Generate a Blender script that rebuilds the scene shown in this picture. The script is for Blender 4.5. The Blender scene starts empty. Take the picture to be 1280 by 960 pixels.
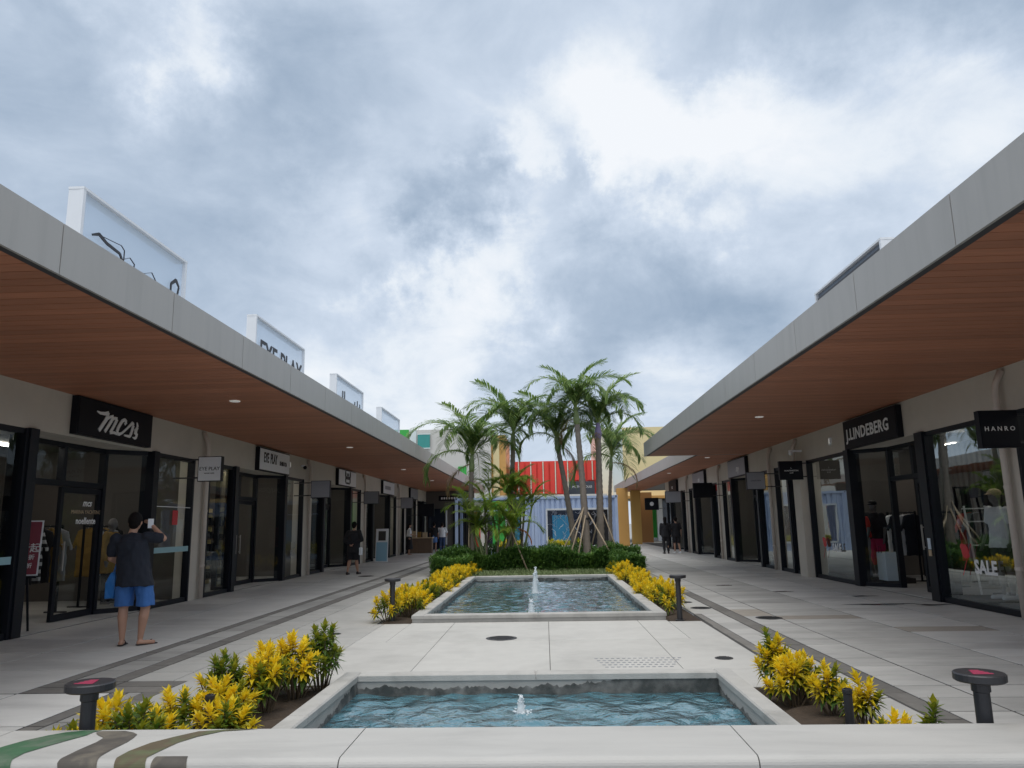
import bpy, math, random
from math import sin, cos, pi, radians, atan2, sqrt, exp
from mathutils import Vector, Matrix, Euler
random.seed(7)
S = bpy.context.scene
COL = S.collection

# ------------------------------------------------------------------ camera
F_PX, CAM_H = 945.0, 1.5
PITCH, YAW, ROLL = 0.1838367, 0.0393509, -0.018
def cam_basis():
    p, y, r = PITCH, YAW, ROLL
    f = Vector((-sin(y)*cos(p), cos(y)*cos(p), sin(p)))
    rt = Vector((cos(y), sin(y), 0)); up = rt.cross(f)
    return f, rt*cos(r)+up*sin(r), -rt*sin(r)+up*cos(r)
CF, CR, CU = cam_basis()
cd = bpy.data.cameras.new('camera'); cam = bpy.data.objects.new('camera', cd); COL.objects.link(cam)
cd.sensor_width = 36; cd.sensor_fit = 'HORIZONTAL'; cd.lens = 36*F_PX/1280
cd.clip_start = 0.05; cd.clip_end = 3000
cam.matrix_world = Matrix(((CR.x, CU.x, -CF.x, 0), (CR.y, CU.y, -CF.y, 0), (CR.z, CU.z, -CF.z, CAM_H), (0, 0, 0, 1)))
S.camera = cam
def sky_dir(px, py):
    d = CF*F_PX + CR*(px-640) + CU*(480-py)
    return d.normalized()

# ------------------------------------------------------------------ view, world, sun
S.view_settings.view_transform = 'Standard'; S.view_settings.look = 'None'
S.view_settings.exposure = 0.15; S.view_settings.gamma = 1.0
SUN_EL, SUN_AZ = radians(75), radians(188)     # azimuth measured clockwise from +Y
W = bpy.data.worlds.new('World'); S.world = W; W.use_nodes = True
nt = W.node_tree; nt.nodes.clear()
def N(nt, t, **k):
    n = nt.nodes.new(t)
    for a, b in k.items(): setattr(n, a, b)
    return n
def mth(nt, op, a, b=None, clamp=False):
    n = N(nt, 'ShaderNodeMath', operation=op, use_clamp=clamp)
    for i, v in enumerate((a, b)):
        if v is None: continue
        if isinstance(v, (int, float)): n.inputs[i].default_value = v
        else: nt.links.new(v, n.inputs[i])
    return n.outputs[0]
tc = N(nt, 'ShaderNodeTexCoord'); vec = tc.outputs['Generated']
sep = N(nt, 'ShaderNodeSeparateXYZ'); nt.links.new(vec, sep.inputs[0])
zz = mth(nt, 'ADD', mth(nt, 'MAXIMUM', sep.outputs[2], 0.0), 0.55)
cmb = N(nt, 'ShaderNodeCombineXYZ')
nt.links.new(mth(nt, 'DIVIDE', sep.outputs[0], zz), cmb.inputs[0]); nt.links.new(mth(nt, 'DIVIDE', sep.outputs[1], zz), cmb.inputs[1]); nt.links.new(mth(nt, 'MULTIPLY', sep.outputs[2], 1.2), cmb.inputs[2])
def wnoise(scale, det, rough, dist, off):
    m = N(nt, 'ShaderNodeMapping'); m.inputs['Location'].default_value = off; nt.links.new(cmb.outputs[0], m.inputs[0])
    n = N(nt, 'ShaderNodeTexNoise'); nt.links.new(m.outputs[0], n.inputs['Vector'])
    n.inputs['Scale'].default_value = scale; n.inputs['Detail'].default_value = det; n.inputs['Roughness'].default_value = rough; n.inputs['Distortion'].default_value = dist
    return n.outputs['Fac']
n1 = wnoise(2.6, 8, 0.5, 0.5, (3.1, 1.7, 0)); n2 = wnoise(5.5, 12, 0.62, 0.45, (0.4, 5.2, 0))
val = mth(nt, 'ADD', mth(nt, 'MULTIPLY', mth(nt, 'SUBTRACT', n1, 0.5), 0.62), mth(nt, 'MULTIPLY', mth(nt, 'SUBTRACT', n2, 0.5), 0.58))
val = mth(nt, 'ADD', val, 0.675)
# directions are warped by noise, so that the broad cloud masses get ragged edges
wn = N(nt, 'ShaderNodeTexNoise'); wn.inputs['Scale'].default_value = 6.0; wn.inputs['Detail'].default_value = 10; wn.inputs['Roughness'].default_value = .62; nt.links.new(vec, wn.inputs['Vector'])
w1 = N(nt, 'ShaderNodeVectorMath', operation='SUBTRACT'); nt.links.new(wn.outputs['Color'], w1.inputs[0]); w1.inputs[1].default_value = (.5, .5, .5)
w2 = N(nt, 'ShaderNodeVectorMath', operation='SCALE'); nt.links.new(w1.outputs[0], w2.inputs[0]); w2.inputs['Scale'].default_value = .34
w3 = N(nt, 'ShaderNodeVectorMath', operation='ADD'); nt.links.new(w2.outputs[0], w3.inputs[0]); nt.links.new(vec, w3.inputs[1])
w4 = N(nt, 'ShaderNodeVectorMath', operation='NORMALIZE'); nt.links.new(w3.outputs[0], w4.inputs[0])
for px, py, rad, amp in [(830,400,95,-.26),(910,435,70,-.14),(700,420,70,-.14),(590,258,46,-.42),(705,212,34,-.36),(480,325,28,-.22),(1000,30,80,-.34),(880,75,55,-.26),(1200,15,90,-.30),
                         (60,200,120,-.20),(250,310,110,-.12),(470,130,110,-.14),(700,30,80,-.14),(350,40,80,-.12),(1010,280,100,-.06),(380,170,60,-.06),
                         (820,140,90,.34),(960,120,95,.30),(1150,105,85,.24),(740,228,30,.26),(645,205,34,.30),(560,345,55,.24),(450,265,55,.14),(205,70,44,.34),(630,305,36,.18),
                         (860,485,60,.26),(520,520,80,.16),(560,430,70,.10),(1240,140,50,.12)]:
    d = sky_dir(px, py)
    dp = N(nt, 'ShaderNodeVectorMath', operation='DOT_PRODUCT'); nt.links.new(w4.outputs[0], dp.inputs[0]); dp.inputs[1].default_value = d
    k = 2.0/((rad/F_PX)**2)
    e = mth(nt, 'EXPONENT', mth(nt, 'MULTIPLY', mth(nt, 'SUBTRACT', dp.outputs['Value'], 1.0), k*0.5))
    val = mth(nt, 'ADD', val, mth(nt, 'MULTIPLY', e, amp*1.15))
cr = N(nt, 'ShaderNodeValToRGB'); nt.links.new(val, cr.inputs[0])
el = cr.color_ramp.elements
el[0].position = 0.0; el[0].color = (.22, .30, .40, 1)
el[1].position = 1.0; el[1].color = (.93, .96, 1.0, 1)
for p, c in [(.25, (.32, .415, .545, 1)), (.5, (.48, .575, .705, 1)), (.7, (.63, .72, .845, 1)), (.85, (.82, .88, .95, 1))]:
    x = el.new(p); x.color = c
sky = N(nt, 'ShaderNodeTexSky', sky_type='NISHITA'); sky.sun_disc = False
sky.sun_elevation = SUN_EL; sky.sun_rotation = SUN_AZ
mul = N(nt, 'ShaderNodeVectorMath', operation='SCALE'); nt.links.new(cr.outputs[0], mul.inputs[0]); mul.inputs['Scale'].default_value = 9.1
mix = N(nt, 'ShaderNodeMix', data_type='RGBA'); mix.inputs[0].default_value = 0.95
nt.links.new(sky.outputs[0], mix.inputs[6]); nt.links.new(mul.outputs[0], mix.inputs[7])
bg = N(nt, 'ShaderNodeBackground'); nt.links.new(mix.outputs[2], bg.inputs[0]); bg.inputs[1].default_value = 0.1
wo = N(nt, 'ShaderNodeOutputWorld'); nt.links.new(bg.outputs[0], wo.inputs[0])
sl = bpy.data.lights.new('sun', 'SUN'); sl.energy = 2.15; sl.angle = radians(62); sl.color = (1.0, .95, .86)
so = bpy.data.objects.new('sun', sl); COL.objects.link(so)
sd = Vector((sin(SUN_AZ)*cos(SUN_EL), cos(SUN_AZ)*cos(SUN_EL), sin(SUN_EL)))
so.rotation_euler = sd.to_track_quat('Z', 'Y').to_euler(); so.location = (0, 0, 60)

# ------------------------------------------------------------------ helpers
def tag(o, label=None, cat=None, group=None, kind=None):
    if label: o['label'] = label
    if cat: o['category'] = cat
    if group: o['group'] = group
    if kind: o['kind'] = kind
    return o
def thing(name, label, cat, loc=(0, 0, 0), rz=0, group=None):
    o = bpy.data.objects.new(name, None); o.empty_display_size = .2; COL.objects.link(o)
    o.location = loc; o.rotation_euler = (0, 0, rz)
    return tag(o, label, cat, group)
def copy_tree(o, parent=None):
    c = o.copy(); COL.objects.link(c); c.parent = parent
    for ch in [x for x in bpy.data.objects if x.parent == o]: copy_tree(ch, c)
    return c
CUBE_F = [(0,3,2,1),(4,5,6,7),(0,1,5,4),(1,2,6,5),(2,3,7,6),(3,0,4,7)]
class MB:
    def __init__(s): s.v = []; s.f = []; s.t = []; s.sm = False
    def add(s, vs, fs, tone=1.0):
        n = len(s.v); s.v += [tuple(p) for p in vs]; s.f += [tuple(i+n for i in f) for f in fs]; s.t += [tone]*len(vs); return s
    def box(s, x0, x1, y0, y1, z0, z1, tone=1.0):
        if x0 > x1: x0, x1 = x1, x0
        if y0 > y1: y0, y1 = y1, y0
        return s.add([(x0,y0,z0),(x1,y0,z0),(x1,y1,z0),(x0,y1,z0),(x0,y0,z1),(x1,y0,z1),(x1,y1,z1),(x0,y1,z1)], CUBE_F, tone)
    def slab(s, x0, x1, y0, y1, z0, z1, b=.004, tone=1.0):   # box with a chamfered top edge
        v = [(x0,y0,z0),(x1,y0,z0),(x1,y1,z0),(x0,y1,z0),(x0,y0,z1-b),(x1,y0,z1-b),(x1,y1,z1-b),(x0,y1,z1-b),
             (x0+b,y0+b,z1),(x1-b,y0+b,z1),(x1-b,y1-b,z1),(x0+b,y1-b,z1)]
        f = [(0,1,5,4),(1,2,6,5),(2,3,7,6),(3,0,4,7),(4,5,9,8),(5,6,10,9),(6,7,11,10),(7,4,8,11),(8,9,10,11)]
        return s.add(v, f, tone)
    def bar(s, a, b, w, d=None, tone=1.0, up=(0, 0, 1)):      # rectangular bar between two points
        d = d or w; a = Vector(a); b = Vector(b); t = (b-a).normalized(); u = Vector(up)
        if abs(t.dot(u)) > .98: u = Vector((0, 1, 0))
        x = t.cross(u).normalized()*w/2; y = x.cross(t).normalized()*d/2
        vs = [a-x-y, a+x-y, a+x+y, a-x+y, b-x-y, b+x-y, b+x+y, b-x+y]
        return s.add(vs, CUBE_F, tone)
    def tube(s, pts, rs, n=8, cap=True, tone=1.0):
        pts = [Vector(p) for p in pts]
        if isinstance(rs, (int, float)): rs = [rs]*len(pts)
        base = len(s.v); prev = None
        for i, p in enumerate(pts):
            t = (pts[min(i+1, len(pts)-1)]-pts[max(i-1, 0)]).normalized()
            if prev is None:
                u = Vector((1, 0, 0)) if abs(t.x) < .9 else Vector((0, 1, 0)); x = t.cross(u).normalized()
            else: x = (prev - t*prev.dot(t)).normalized()
            prev = x; y = t.cross(x)
            for k in range(n):
                a = 2*pi*k/n; s.v.append(tuple(p + (x*cos(a)+y*sin(a))*rs[i])); s.t.append(tone)
        for i in range(len(pts)-1):
            for k in range(n):
                a = base+i*n+k; b = base+i*n+(k+1) % n; s.f.append((a, b, b+n, a+n))
        if cap: s.f.append(tuple(base+k for k in range(n))[::-1]); s.f.append(tuple(base+(len(pts)-1)*n+k for k in range(n)))
        return s
    def lathe(s, c, prof, n=16, tone=1.0):
        base = len(s.v)
        for r, z in prof:
            for k in range(n):
                a = 2*pi*k/n; s.v.append((c[0]+r*cos(a), c[1]+r*sin(a), c[2]+z)); s.t.append(tone)
        for i in range(len(prof)-1):
            for k in range(n):
                a = base+i*n+k; b = base+i*n+(k+1) % n; s.f.append((a, b, b+n, a+n))
        s.f.append(tuple(base+k for k in range(n))[::-1]); s.f.append(tuple(base+(len(prof)-1)*n+k for k in range(n)))
        return s
    def ball(s, c, r, rot=None, nu=12, nv=8, tone=1.0):
        if isinstance(r, (int, float)): r = (r, r, r)
        base = len(s.v); c = Vector(c)
        def P(i, k):
            th = pi*i/nv; ph = 2*pi*k/nu; p = Vector((r[0]*sin(th)*cos(ph), r[1]*sin(th)*sin(ph), r[2]*cos(th)))
            if rot is not None: p = rot @ p
            return tuple(c+p)
        s.v.append(P(0, 0)); s.t.append(tone)
        for i in range(1, nv):
            for k in range(nu): s.v.append(P(i, k)); s.t.append(tone)
        s.v.append(P(nv, 0)); s.t.append(tone); last = len(s.v)-1
        for k in range(nu):
            s.f.append((base, base+1+k, base+1+(k+1) % nu))
            s.f.append((last, base+1+(nv-2)*nu+(k+1) % nu, base+1+(nv-2)*nu+k))
        for i in range(nv-2):
            for k in range(nu):
                a = base+1+i*nu+k; b = base+1+i*nu+(k+1) % nu; s.f.append((a, a+nu, b+nu, b))
        return s
    def cap(s, a, b, ra, rb, n=10):                            # capsule with a taper (for remeshed bodies)
        s.tube([a, b], [ra, rb], n); s.ball(a, ra, nu=n, nv=6); s.ball(b, rb, nu=n, nv=6); return s
    def prism(s, poly, fn, h, tone=1.0):                       # 2-D polygon pushed through fn(u, v, depth)
        n = len(poly)
        vs = [fn(u, v, 0) for u, v in poly]+[fn(u, v, h) for u, v in poly]
        fs = [tuple(range(n))[::-1], tuple(range(n, 2*n))]+[(i, (i+1) % n, (i+1) % n+n, i+n) for i in range(n)]
        return s.add(vs, fs, tone)
    def mesh(s, name, off=(0, 0, 0)):
        m = bpy.data.meshes.new(name)
        m.from_pydata([(x-off[0], y-off[1], z-off[2]) for x, y, z in s.v], [], s.f)
        at = m.attributes.new('tone', 'FLOAT', 'POINT'); at.data.foreach_set('value', s.t)
        if s.sm: m.polygons.foreach_set('use_smooth', [True]*len(m.polygons))
        m.update(); return m
    def build(s, name, mat, parent=None, world=True, label=None, kind=None, loc=None):
        off = (0, 0, 0)
        if parent is not None and world:
            p = parent; off = Vector((0, 0, 0))
            while p is not None: off = off+p.location; p = p.parent
        o = bpy.data.objects.new(name, None if not s.v else s.mesh(name, off)); COL.objects.link(o)
        if mat: o.data.materials.append(mat)
        o.parent = parent
        if loc: o.location = loc
        return tag(o, label, None, None, kind)
def text_obj(txt, size, mat, parent, loc, right, up, name='lettering', ext=.004, ax='CENTER', sx=1.0, shear=0, bold=0.0, space=1.0):
    cu = bpy.data.curves.new('txt', 'FONT'); cu.body = txt; cu.size = size; cu.extrude = ext; cu.align_x = ax; cu.align_y = 'CENTER'
    cu.shear = shear; cu.offset = bold; cu.space_character = space; cu.resolution_u = 2
    t = bpy.data.objects.new('txt', cu); COL.objects.link(t)
    dg = bpy.context.evaluated_depsgraph_get(); me = bpy.data.meshes.new_from_object(t.evaluated_get(dg))
    bpy.data.objects.remove(t); bpy.data.curves.remove(cu)
    r = Vector(right).normalized(); u = Vector(up).normalized(); n = r.cross(u)
    M = Matrix(((r.x*sx, u.x, n.x, loc[0]), (r.y*sx, u.y, n.y, loc[1]), (r.z*sx, u.z, n.z, loc[2]), (0, 0, 0, 1)))
    off = Vector((0, 0, 0)); p = parent
    while p is not None: off = off+p.location; p = p.parent
    me.transform(M); me.transform(Matrix.Translation(-off)); me.materials.clear(); me.materials.append(mat)
    o = bpy.data.objects.new(name, me); COL.objects.link(o); o.parent = parent
    return o
def stroke_mb(mb, pts, widths, fn, h=.012):                    # calligraphic stroke in (u, v)
    for i in range(len(pts)-1):
        (a, b), (c, d) = pts[i], pts[i+1]; L = sqrt((c-a)**2+(d-b)**2) or 1e-6; nx, ny = -(d-b)/L, (c-a)/L
        w0, w1 = widths[i]/2, widths[i+1]/2
        mb.prism([(a-nx*w0, b-ny*w0), (c-nx*w1, d-ny*w1), (c+nx*w1, d+ny*w1), (a+nx*w0, b+ny*w0)], fn, h+i*.0004)

# ------------------------------------------------------------------ materials
MATS = {}
def mat(name, col, rough=.6, metal=0, nscale=None, namt=.0, bump=0, bscale=None, tone=False, spec=.5, emis=None, estr=0, coat=0,
        stretch=(1, 1, 1), stain=0, stscale=.6, stcol=None):
    m = bpy.data.materials.new(name); m.use_nodes = True; t = m.node_tree; b = t.nodes['Principled BSDF']
    b.inputs['Base Color'].default_value = (*col, 1); b.inputs['Roughness'].default_value = rough; b.inputs['Metallic'].default_value = metal
    b.inputs['Specular IOR Level'].default_value = spec; b.inputs['Coat Weight'].default_value = coat
    src = None
    g = N(t, 'ShaderNodeNewGeometry')
    mp = N(t, 'ShaderNodeMapping'); mp.inputs['Scale'].default_value = stretch; t.links.new(g.outputs['Position'], mp.inputs[0])
    def mulv(src, fac):
        v = N(t, 'ShaderNodeVectorMath', operation='MULTIPLY')
        if src is None: v.inputs[0].default_value = col
        else: t.links.new(src, v.inputs[0])
        c = N(t, 'ShaderNodeCombineXYZ')
        for i in range(3): t.links.new(fac, c.inputs[i])
        t.links.new(c.outputs[0], v.inputs[1]); return v.outputs[0]
    if nscale:
        n = N(t, 'ShaderNodeTexNoise'); n.inputs['Scale'].default_value = nscale; n.inputs['Detail'].default_value = 8; n.inputs['Roughness'].default_value = .62
        t.links.new(mp.outputs[0], n.inputs['Vector'])
        f = mth(t, 'ADD', mth(t, 'MULTIPLY', mth(t, 'SUBTRACT', n.outputs['Fac'], .5), 2*namt), 1.0); src = mulv(src, f)
    if stain:
        n = N(t, 'ShaderNodeTexNoise'); n.inputs['Scale'].default_value = stscale; n.inputs['Detail'].default_value = 6; n.inputs['Roughness'].default_value = .6
        n.inputs['Distortion'].default_value = .4; t.links.new(mp.outputs[0], n.inputs['Vector'])
        r = N(t, 'ShaderNodeMapRange'); r.inputs[1].default_value = .48; r.inputs[2].default_value = .72; t.links.new(n.outputs['Fac'], r.inputs[0])
        mx = N(t, 'ShaderNodeMix', data_type='RGBA'); t.links.new(mth(t, 'MULTIPLY', r.outputs[0], stain), mx.inputs[0])
        if src is None: mx.inputs[6].default_value = (*col, 1)
        else: t.links.new(src, mx.inputs[6])
        mx.inputs[7].default_value = (*(stcol or tuple(c*.45 for c in col)), 1); src = mx.outputs[2]
    if tone:
        a = N(t, 'ShaderNodeAttribute', attribute_name='tone'); src = mulv(src, a.outputs['Fac'])
    if src is not None: t.links.new(src, b.inputs['Base Color'])
    if bump:
        n = N(t, 'ShaderNodeTexNoise'); n.inputs['Scale'].default_value = bscale or 60; n.inputs['Detail'].default_value = 6
        t.links.new(mp.outputs[0], n.inputs['Vector'])
        bp = N(t, 'ShaderNodeBump'); bp.inputs['Strength'].default_value = bump; bp.inputs['Distance'].default_value = .01
        t.links.new(n.outputs['Fac'], bp.inputs['Height']); t.links.new(bp.outputs[0], b.inputs['Normal'])
    if emis: b.inputs['Emission Color'].default_value = (*emis, 1); b.inputs['Emission Strength'].default_value = estr
    MATS[name] = m; return m
M_pave = mat('paving_concrete', (.50, .49, .465), .75, nscale=5, namt=.12, bump=.15, bscale=120, tone=True, stain=.30, stscale=.9)
M_walk = mat('walkway_paving', (.53, .52, .50), .6, nscale=3, namt=.16, bump=.12, bscale=120, tone=True, stain=.45, stscale=.8, stretch=(.6, 1.6, 1))
M_strip = mat('dark_stone_strip', (.17, .16, .148), .8, nscale=9, namt=.35, bump=.5, bscale=45, tone=True, stain=.4, stscale=2.5, stcol=(.26, .25, .23))
M_joint = mat('ground_bed', (.07, .067, .064), .9, nscale=2, namt=.2)
M_far = mat('far_ground', (.30, .30, .29), .8, nscale=.5, namt=.2)
M_brown = mat('stained_paving', (.34, .305, .265), .7, nscale=7, namt=.25, bump=.1, tone=True)
M_wall = mat('plaster_wall', (.56, .515, .45), .85, nscale=2.5, namt=.08, bump=.12, bscale=80, tone=True, stain=.15, stscale=.9)
M_pipe = mat('drainpipe_paint', (.60, .53, .47), .45, nscale=4, namt=.06)
M_fascia = mat('fascia_aluminium', (.42, .40, .375), .45, metal=.1, nscale=1.2, namt=.06, tone=True, stretch=(1, 3, .35), stain=.16, stscale=1.6)
M_gap = mat('shadow_gap', (.045, .045, .05), .6)
M_plank = mat('soffit_timber', (.44, .18, .10), .55, nscale=2.2, namt=.28, tone=True, stretch=(1, 9, 1))
M_roof = mat('roof_sheet', (.3, .3, .3), .7, nscale=2, namt=.1)
M_frame = mat('black_frame', (.010, .012, .018), .45, nscale=9, namt=.2, spec=.25)
M_white = mat('white_enamel', (.82, .84, .87), .4, nscale=3, namt=.04)
M_bluewhite = mat('sign_sheet', (.60, .68, .76), .35, nscale=2, namt=.05)
M_signblack = mat('sign_black', (.009, .010, .015), .5, nscale=5, namt=.15, spec=.2)
M_signgrey = mat('sign_grey', (.30, .31, .35), .45, nscale=5, namt=.08)
M_letter = mat('letter_white', (.8, .8, .8), .5)
M_letterdk = mat('letter_black', (.02, .02, .025), .5)
M_red = mat('print_red', (.55, .03, .04), .5)
M_conc = mat('pool_concrete', (.45, .44, .42), .8, nscale=6, namt=.16, bump=.35, bscale=70, tone=True, stain=.5, stscale=2.2, stcol=(.20, .195, .18))
M_ledge = mat('ledge_concrete', (.46, .45, .43), .6, nscale=2.4, namt=.13, bump=.2, bscale=110, tone=True, stain=.5, stscale=2.2, stcol=(.31, .305, .295), stretch=(.5, 2, 2))
M_alga = mat('algae_stain', (.055, .058, .05), .75, nscale=14, namt=.5)
M_soil = mat('planting_soil', (.055, .038, .026), .95, nscale=14, namt=.5, bump=.9, bscale=30)
M_metal = mat('bollard_metal', (.045, .045, .05), .45, metal=.4, nscale=12, namt=.2)
M_mag = mat('magenta_print', (.42, .05, .11), .5)
M_asphalt = mat('manhole_iron', (.06, .06, .062), .6, nscale=30, namt=.4, metal=.3, bump=.5, bscale=40)
M_skin = mat('skin', (.46, .26, .18), .55, nscale=8, namt=.08)
M_hair = mat('hair', (.010, .008, .008), .7, nscale=40, namt=.3, bump=.6, bscale=90, spec=.12)
M_navy = mat('navy_cotton', (.016, .020, .032), .85, nscale=8, namt=.2, bump=.4, bscale=14)
M_blackcloth = mat('black_cloth', (.014, .014, .018), .85, nscale=8, namt=.2, bump=.4, bscale=18)
M_blue = mat('blue_shorts', (.045, .15, .42), .8, nscale=7, namt=.2, bump=.4, bscale=16)
M_denim = mat('denim', (.05, .085, .19), .85, nscale=10, namt=.25)
M_whitecloth = mat('white_cloth', (.82, .83, .86), .8, nscale=6, namt=.08, bump=.35, bscale=14)
M_pink = mat('pink_cloth', (.55, .03, .12), .8, nscale=6, namt=.1)
M_redcloth = mat('red_cloth', (.6, .05, .04), .8, nscale=6, namt=.1)
M_ochre = mat('ochre_cloth', (.28, .17, .045), .85, nscale=6, namt=.2)
M_beige = mat('beige_cloth', (.5, .38, .25), .85, nscale=6, namt=.1)
M_sandal = mat('sandal_rubber', (.03, .02, .018), .6)
M_manneq = mat('mannequin_grey', (.16, .15, .15), .45)
M_wood = mat('counter_wood', (.17, .11, .07), .6, nscale=3, namt=.3, stretch=(6, 6, 1))
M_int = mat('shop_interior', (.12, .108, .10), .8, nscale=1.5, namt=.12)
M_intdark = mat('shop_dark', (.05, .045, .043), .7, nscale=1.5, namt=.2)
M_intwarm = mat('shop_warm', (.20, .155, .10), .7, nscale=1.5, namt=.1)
M_lamp = mat('lamp_glow', (.9, .88, .84), .5, emis=(1, .93, .82), estr=16)
M_lampw = mat('downlight_glow', (.9, .9, .88), .5, emis=(1, .95, .88), estr=.15)
M_cont = mat('container_paint', (.36, .45, .64), .5, nscale=1.6, namt=.12, tone=True, stain=.2, stscale=1.2, stcol=(.2, .24, .33))
M_cwhite = mat('container_white', (.55, .58, .62), .5, nscale=2, namt=.08)
M_fred = mat('facade_red', (.80, .06, .04), .5, nscale=1, namt=.1)
M_fyel = mat('facade_yellow', (.74, .62, .34), .65, nscale=.6, namt=.08)
M_fcream = mat('facade_cream', (.80, .75, .60), .65, nscale=.6, namt=.08)
M_fblue = mat('facade_paleblue', (.68, .75, .74), .65, nscale=.6, namt=.08)
M_fgrey = mat('facade_grey', (.62, .60, .56), .7, nscale=.5, namt=.08)
M_fgreen = mat('facade_green', (.05, .42, .07), .5, nscale=1, namt=.1)
M_forange = mat('facade_orange', (.62, .34, .10), .6, nscale=1, namt=.12)
M_focean = mat('facade_blue', (.02, .17, .32), .5, nscale=1, namt=.1)
M_fdark = mat('facade_glass_dark', (.015, .02, .035), .12, spec=.8)
M_teal = mat('pool_tile', (.075, .19, .235), .5, nscale=3, namt=.25, tone=True)
M_bamboo = mat('bamboo_pole', (.46, .36, .25), .6, nscale=9, namt=.2)
M_strap = mat('tie_strap', (.03, .03, .03), .7)
M_foam = mat('foam_water', (.86, .91, .95), .2, nscale=30, namt=.08, bump=.8, bscale=40)
_t = M_foam.node_tree; _m = N(_t, 'ShaderNodeMixShader'); _m.inputs[0].default_value = .38; _tr = N(_t, 'ShaderNodeBsdfTransparent'); _t.links.new(_t.nodes['Principled BSDF'].outputs[0], _m.inputs[1]); _t.links.new(_tr.outputs[0], _m.inputs[2]); _t.links.new(_m.outputs[0], _t.nodes['Material Output'].inputs[0])
def sheetmat():
    m = bpy.data.materials.new('translucent_sheet'); m.use_nodes = True; t = m.node_tree; p = t.nodes['Principled BSDF']; out = t.nodes['Material Output']; p.inputs['Base Color'].default_value = (.72, .80, .88, 1); p.inputs['Roughness'].default_value = .3
    tr = N(t, 'ShaderNodeBsdfTransparent'); tr.inputs[0].default_value = (.93, .96, 1, 1); tl = N(t, 'ShaderNodeBsdfTranslucent'); tl.inputs[0].default_value = (.8, .88, .95, 1)
    a = N(t, 'ShaderNodeMixShader'); a.inputs[0].default_value = .5; t.links.new(p.outputs[0], a.inputs[1]); t.links.new(tl.outputs[0], a.inputs[2])
    b = N(t, 'ShaderNodeMixShader'); b.inputs[0].default_value = .55; t.links.new(a.outputs[0], b.inputs[1]); t.links.new(tr.outputs[0], b.inputs[2]); t.links.new(b.outputs[0], out.inputs[0]); return m
M_sheet = sheetmat()
def leafmat(name, a, b, transl=.3, rough=.45):
    m = bpy.data.materials.new(name); m.use_nodes = True; t = m.node_tree; p = t.nodes['Principled BSDF']; out = t.nodes['Material Output']
    at = N(t, 'ShaderNodeAttribute', attribute_name='tone'); mx = N(t, 'ShaderNodeMix', data_type='RGBA')
    t.links.new(at.outputs['Fac'], mx.inputs[0]); mx.inputs[6].default_value = (*a, 1); mx.inputs[7].default_value = (*b, 1)
    t.links.new(mx.outputs[2], p.inputs['Base Color']); p.inputs['Roughness'].default_value = rough
    tr = N(t, 'ShaderNodeBsdfTranslucent'); t.links.new(mx.outputs[2], tr.inputs[0])
    ms = N(t, 'ShaderNodeMixShader'); ms.inputs[0].default_value = transl
    t.links.new(p.outputs[0], ms.inputs[1]); t.links.new(tr.outputs[0], ms.inputs[2]); t.links.new(ms.outputs[0], out.inputs[0])
    return m
M_croton = leafmat('croton_leaf', (.060, .155, .022), (.92, .70, .03), .38)
M_croton.node_tree.nodes['Principled BSDF'].inputs['Specular IOR Level'].default_value = .4
M_frond = leafmat('palm_leaflet', (.09, .18, .05), (.38, .48, .14), .4)
M_frondy = leafmat('young_palm_leaflet', (.20, .36, .05), (.50, .56, .10), .42)
M_dead = leafmat('dry_palm_leaflet', (.42, .13, .035), (.62, .26, .07), .2)
M_hedge = leafmat('hedge_leaf', (.065, .16, .04), (.22, .38, .08), .38)
M_grass = leafmat('grass_blade', (.11, .17, .06), (.32, .40, .18), .35)
M_trunk = mat('palm_trunk', (.27, .225, .19), .85, nscale=8, namt=.35, bump=.6, bscale=30, tone=True)
M_shaft = mat('palm_crownshaft', (.20, .25, .10), .5, nscale=5, namt=.25, tone=True)
M_purple = mat('purple_wrap', (.30, .24, .42), .6, nscale=6, namt=.15)
M_stem = mat('shrub_stem', (.13, .095, .06), .8, nscale=20, namt=.3)
def glassmat(name, tint, boost=1.0, base=.05):
    m = bpy.data.materials.new(name); m.use_nodes = True; t = m.node_tree; t.nodes.remove(t.nodes['Principled BSDF']); out = t.nodes['Material Output']
    tr = N(t, 'ShaderNodeBsdfTransparent'); tr.inputs[0].default_value = (*tint, 1)
    gl = N(t, 'ShaderNodeBsdfGlossy'); gl.inputs['Roughness'].default_value = .01; gl.inputs['Color'].default_value = (.74, .80, .80, 1)
    nz = N(t, 'ShaderNodeTexNoise'); nz.inputs['Scale'].default_value = .9; g = N(t, 'ShaderNodeNewGeometry'); t.links.new(g.outputs['Position'], nz.inputs['Vector'])
    bp = N(t, 'ShaderNodeBump'); bp.inputs['Strength'].default_value = .05; bp.inputs['Distance'].default_value = .05; t.links.new(nz.outputs['Fac'], bp.inputs['Height'])
    t.links.new(bp.outputs[0], gl.inputs['Normal'])
    fr = N(t, 'ShaderNodeFresnel'); fr.inputs[0].default_value = 1.5
    f = mth(t, 'ADD', mth(t, 'MULTIPLY', fr.outputs[0], boost), base, True)
    ms = N(t, 'ShaderNodeMixShader'); t.links.new(f, ms.inputs[0]); t.links.new(tr.outputs[0], ms.inputs[1]); t.links.new(gl.outputs[0], ms.inputs[2])
    t.links.new(ms.outputs[0], out.inputs[0]); return m
M_glass = glassmat('shop_glass', (.88, .92, .92), .36, .02)
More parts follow.
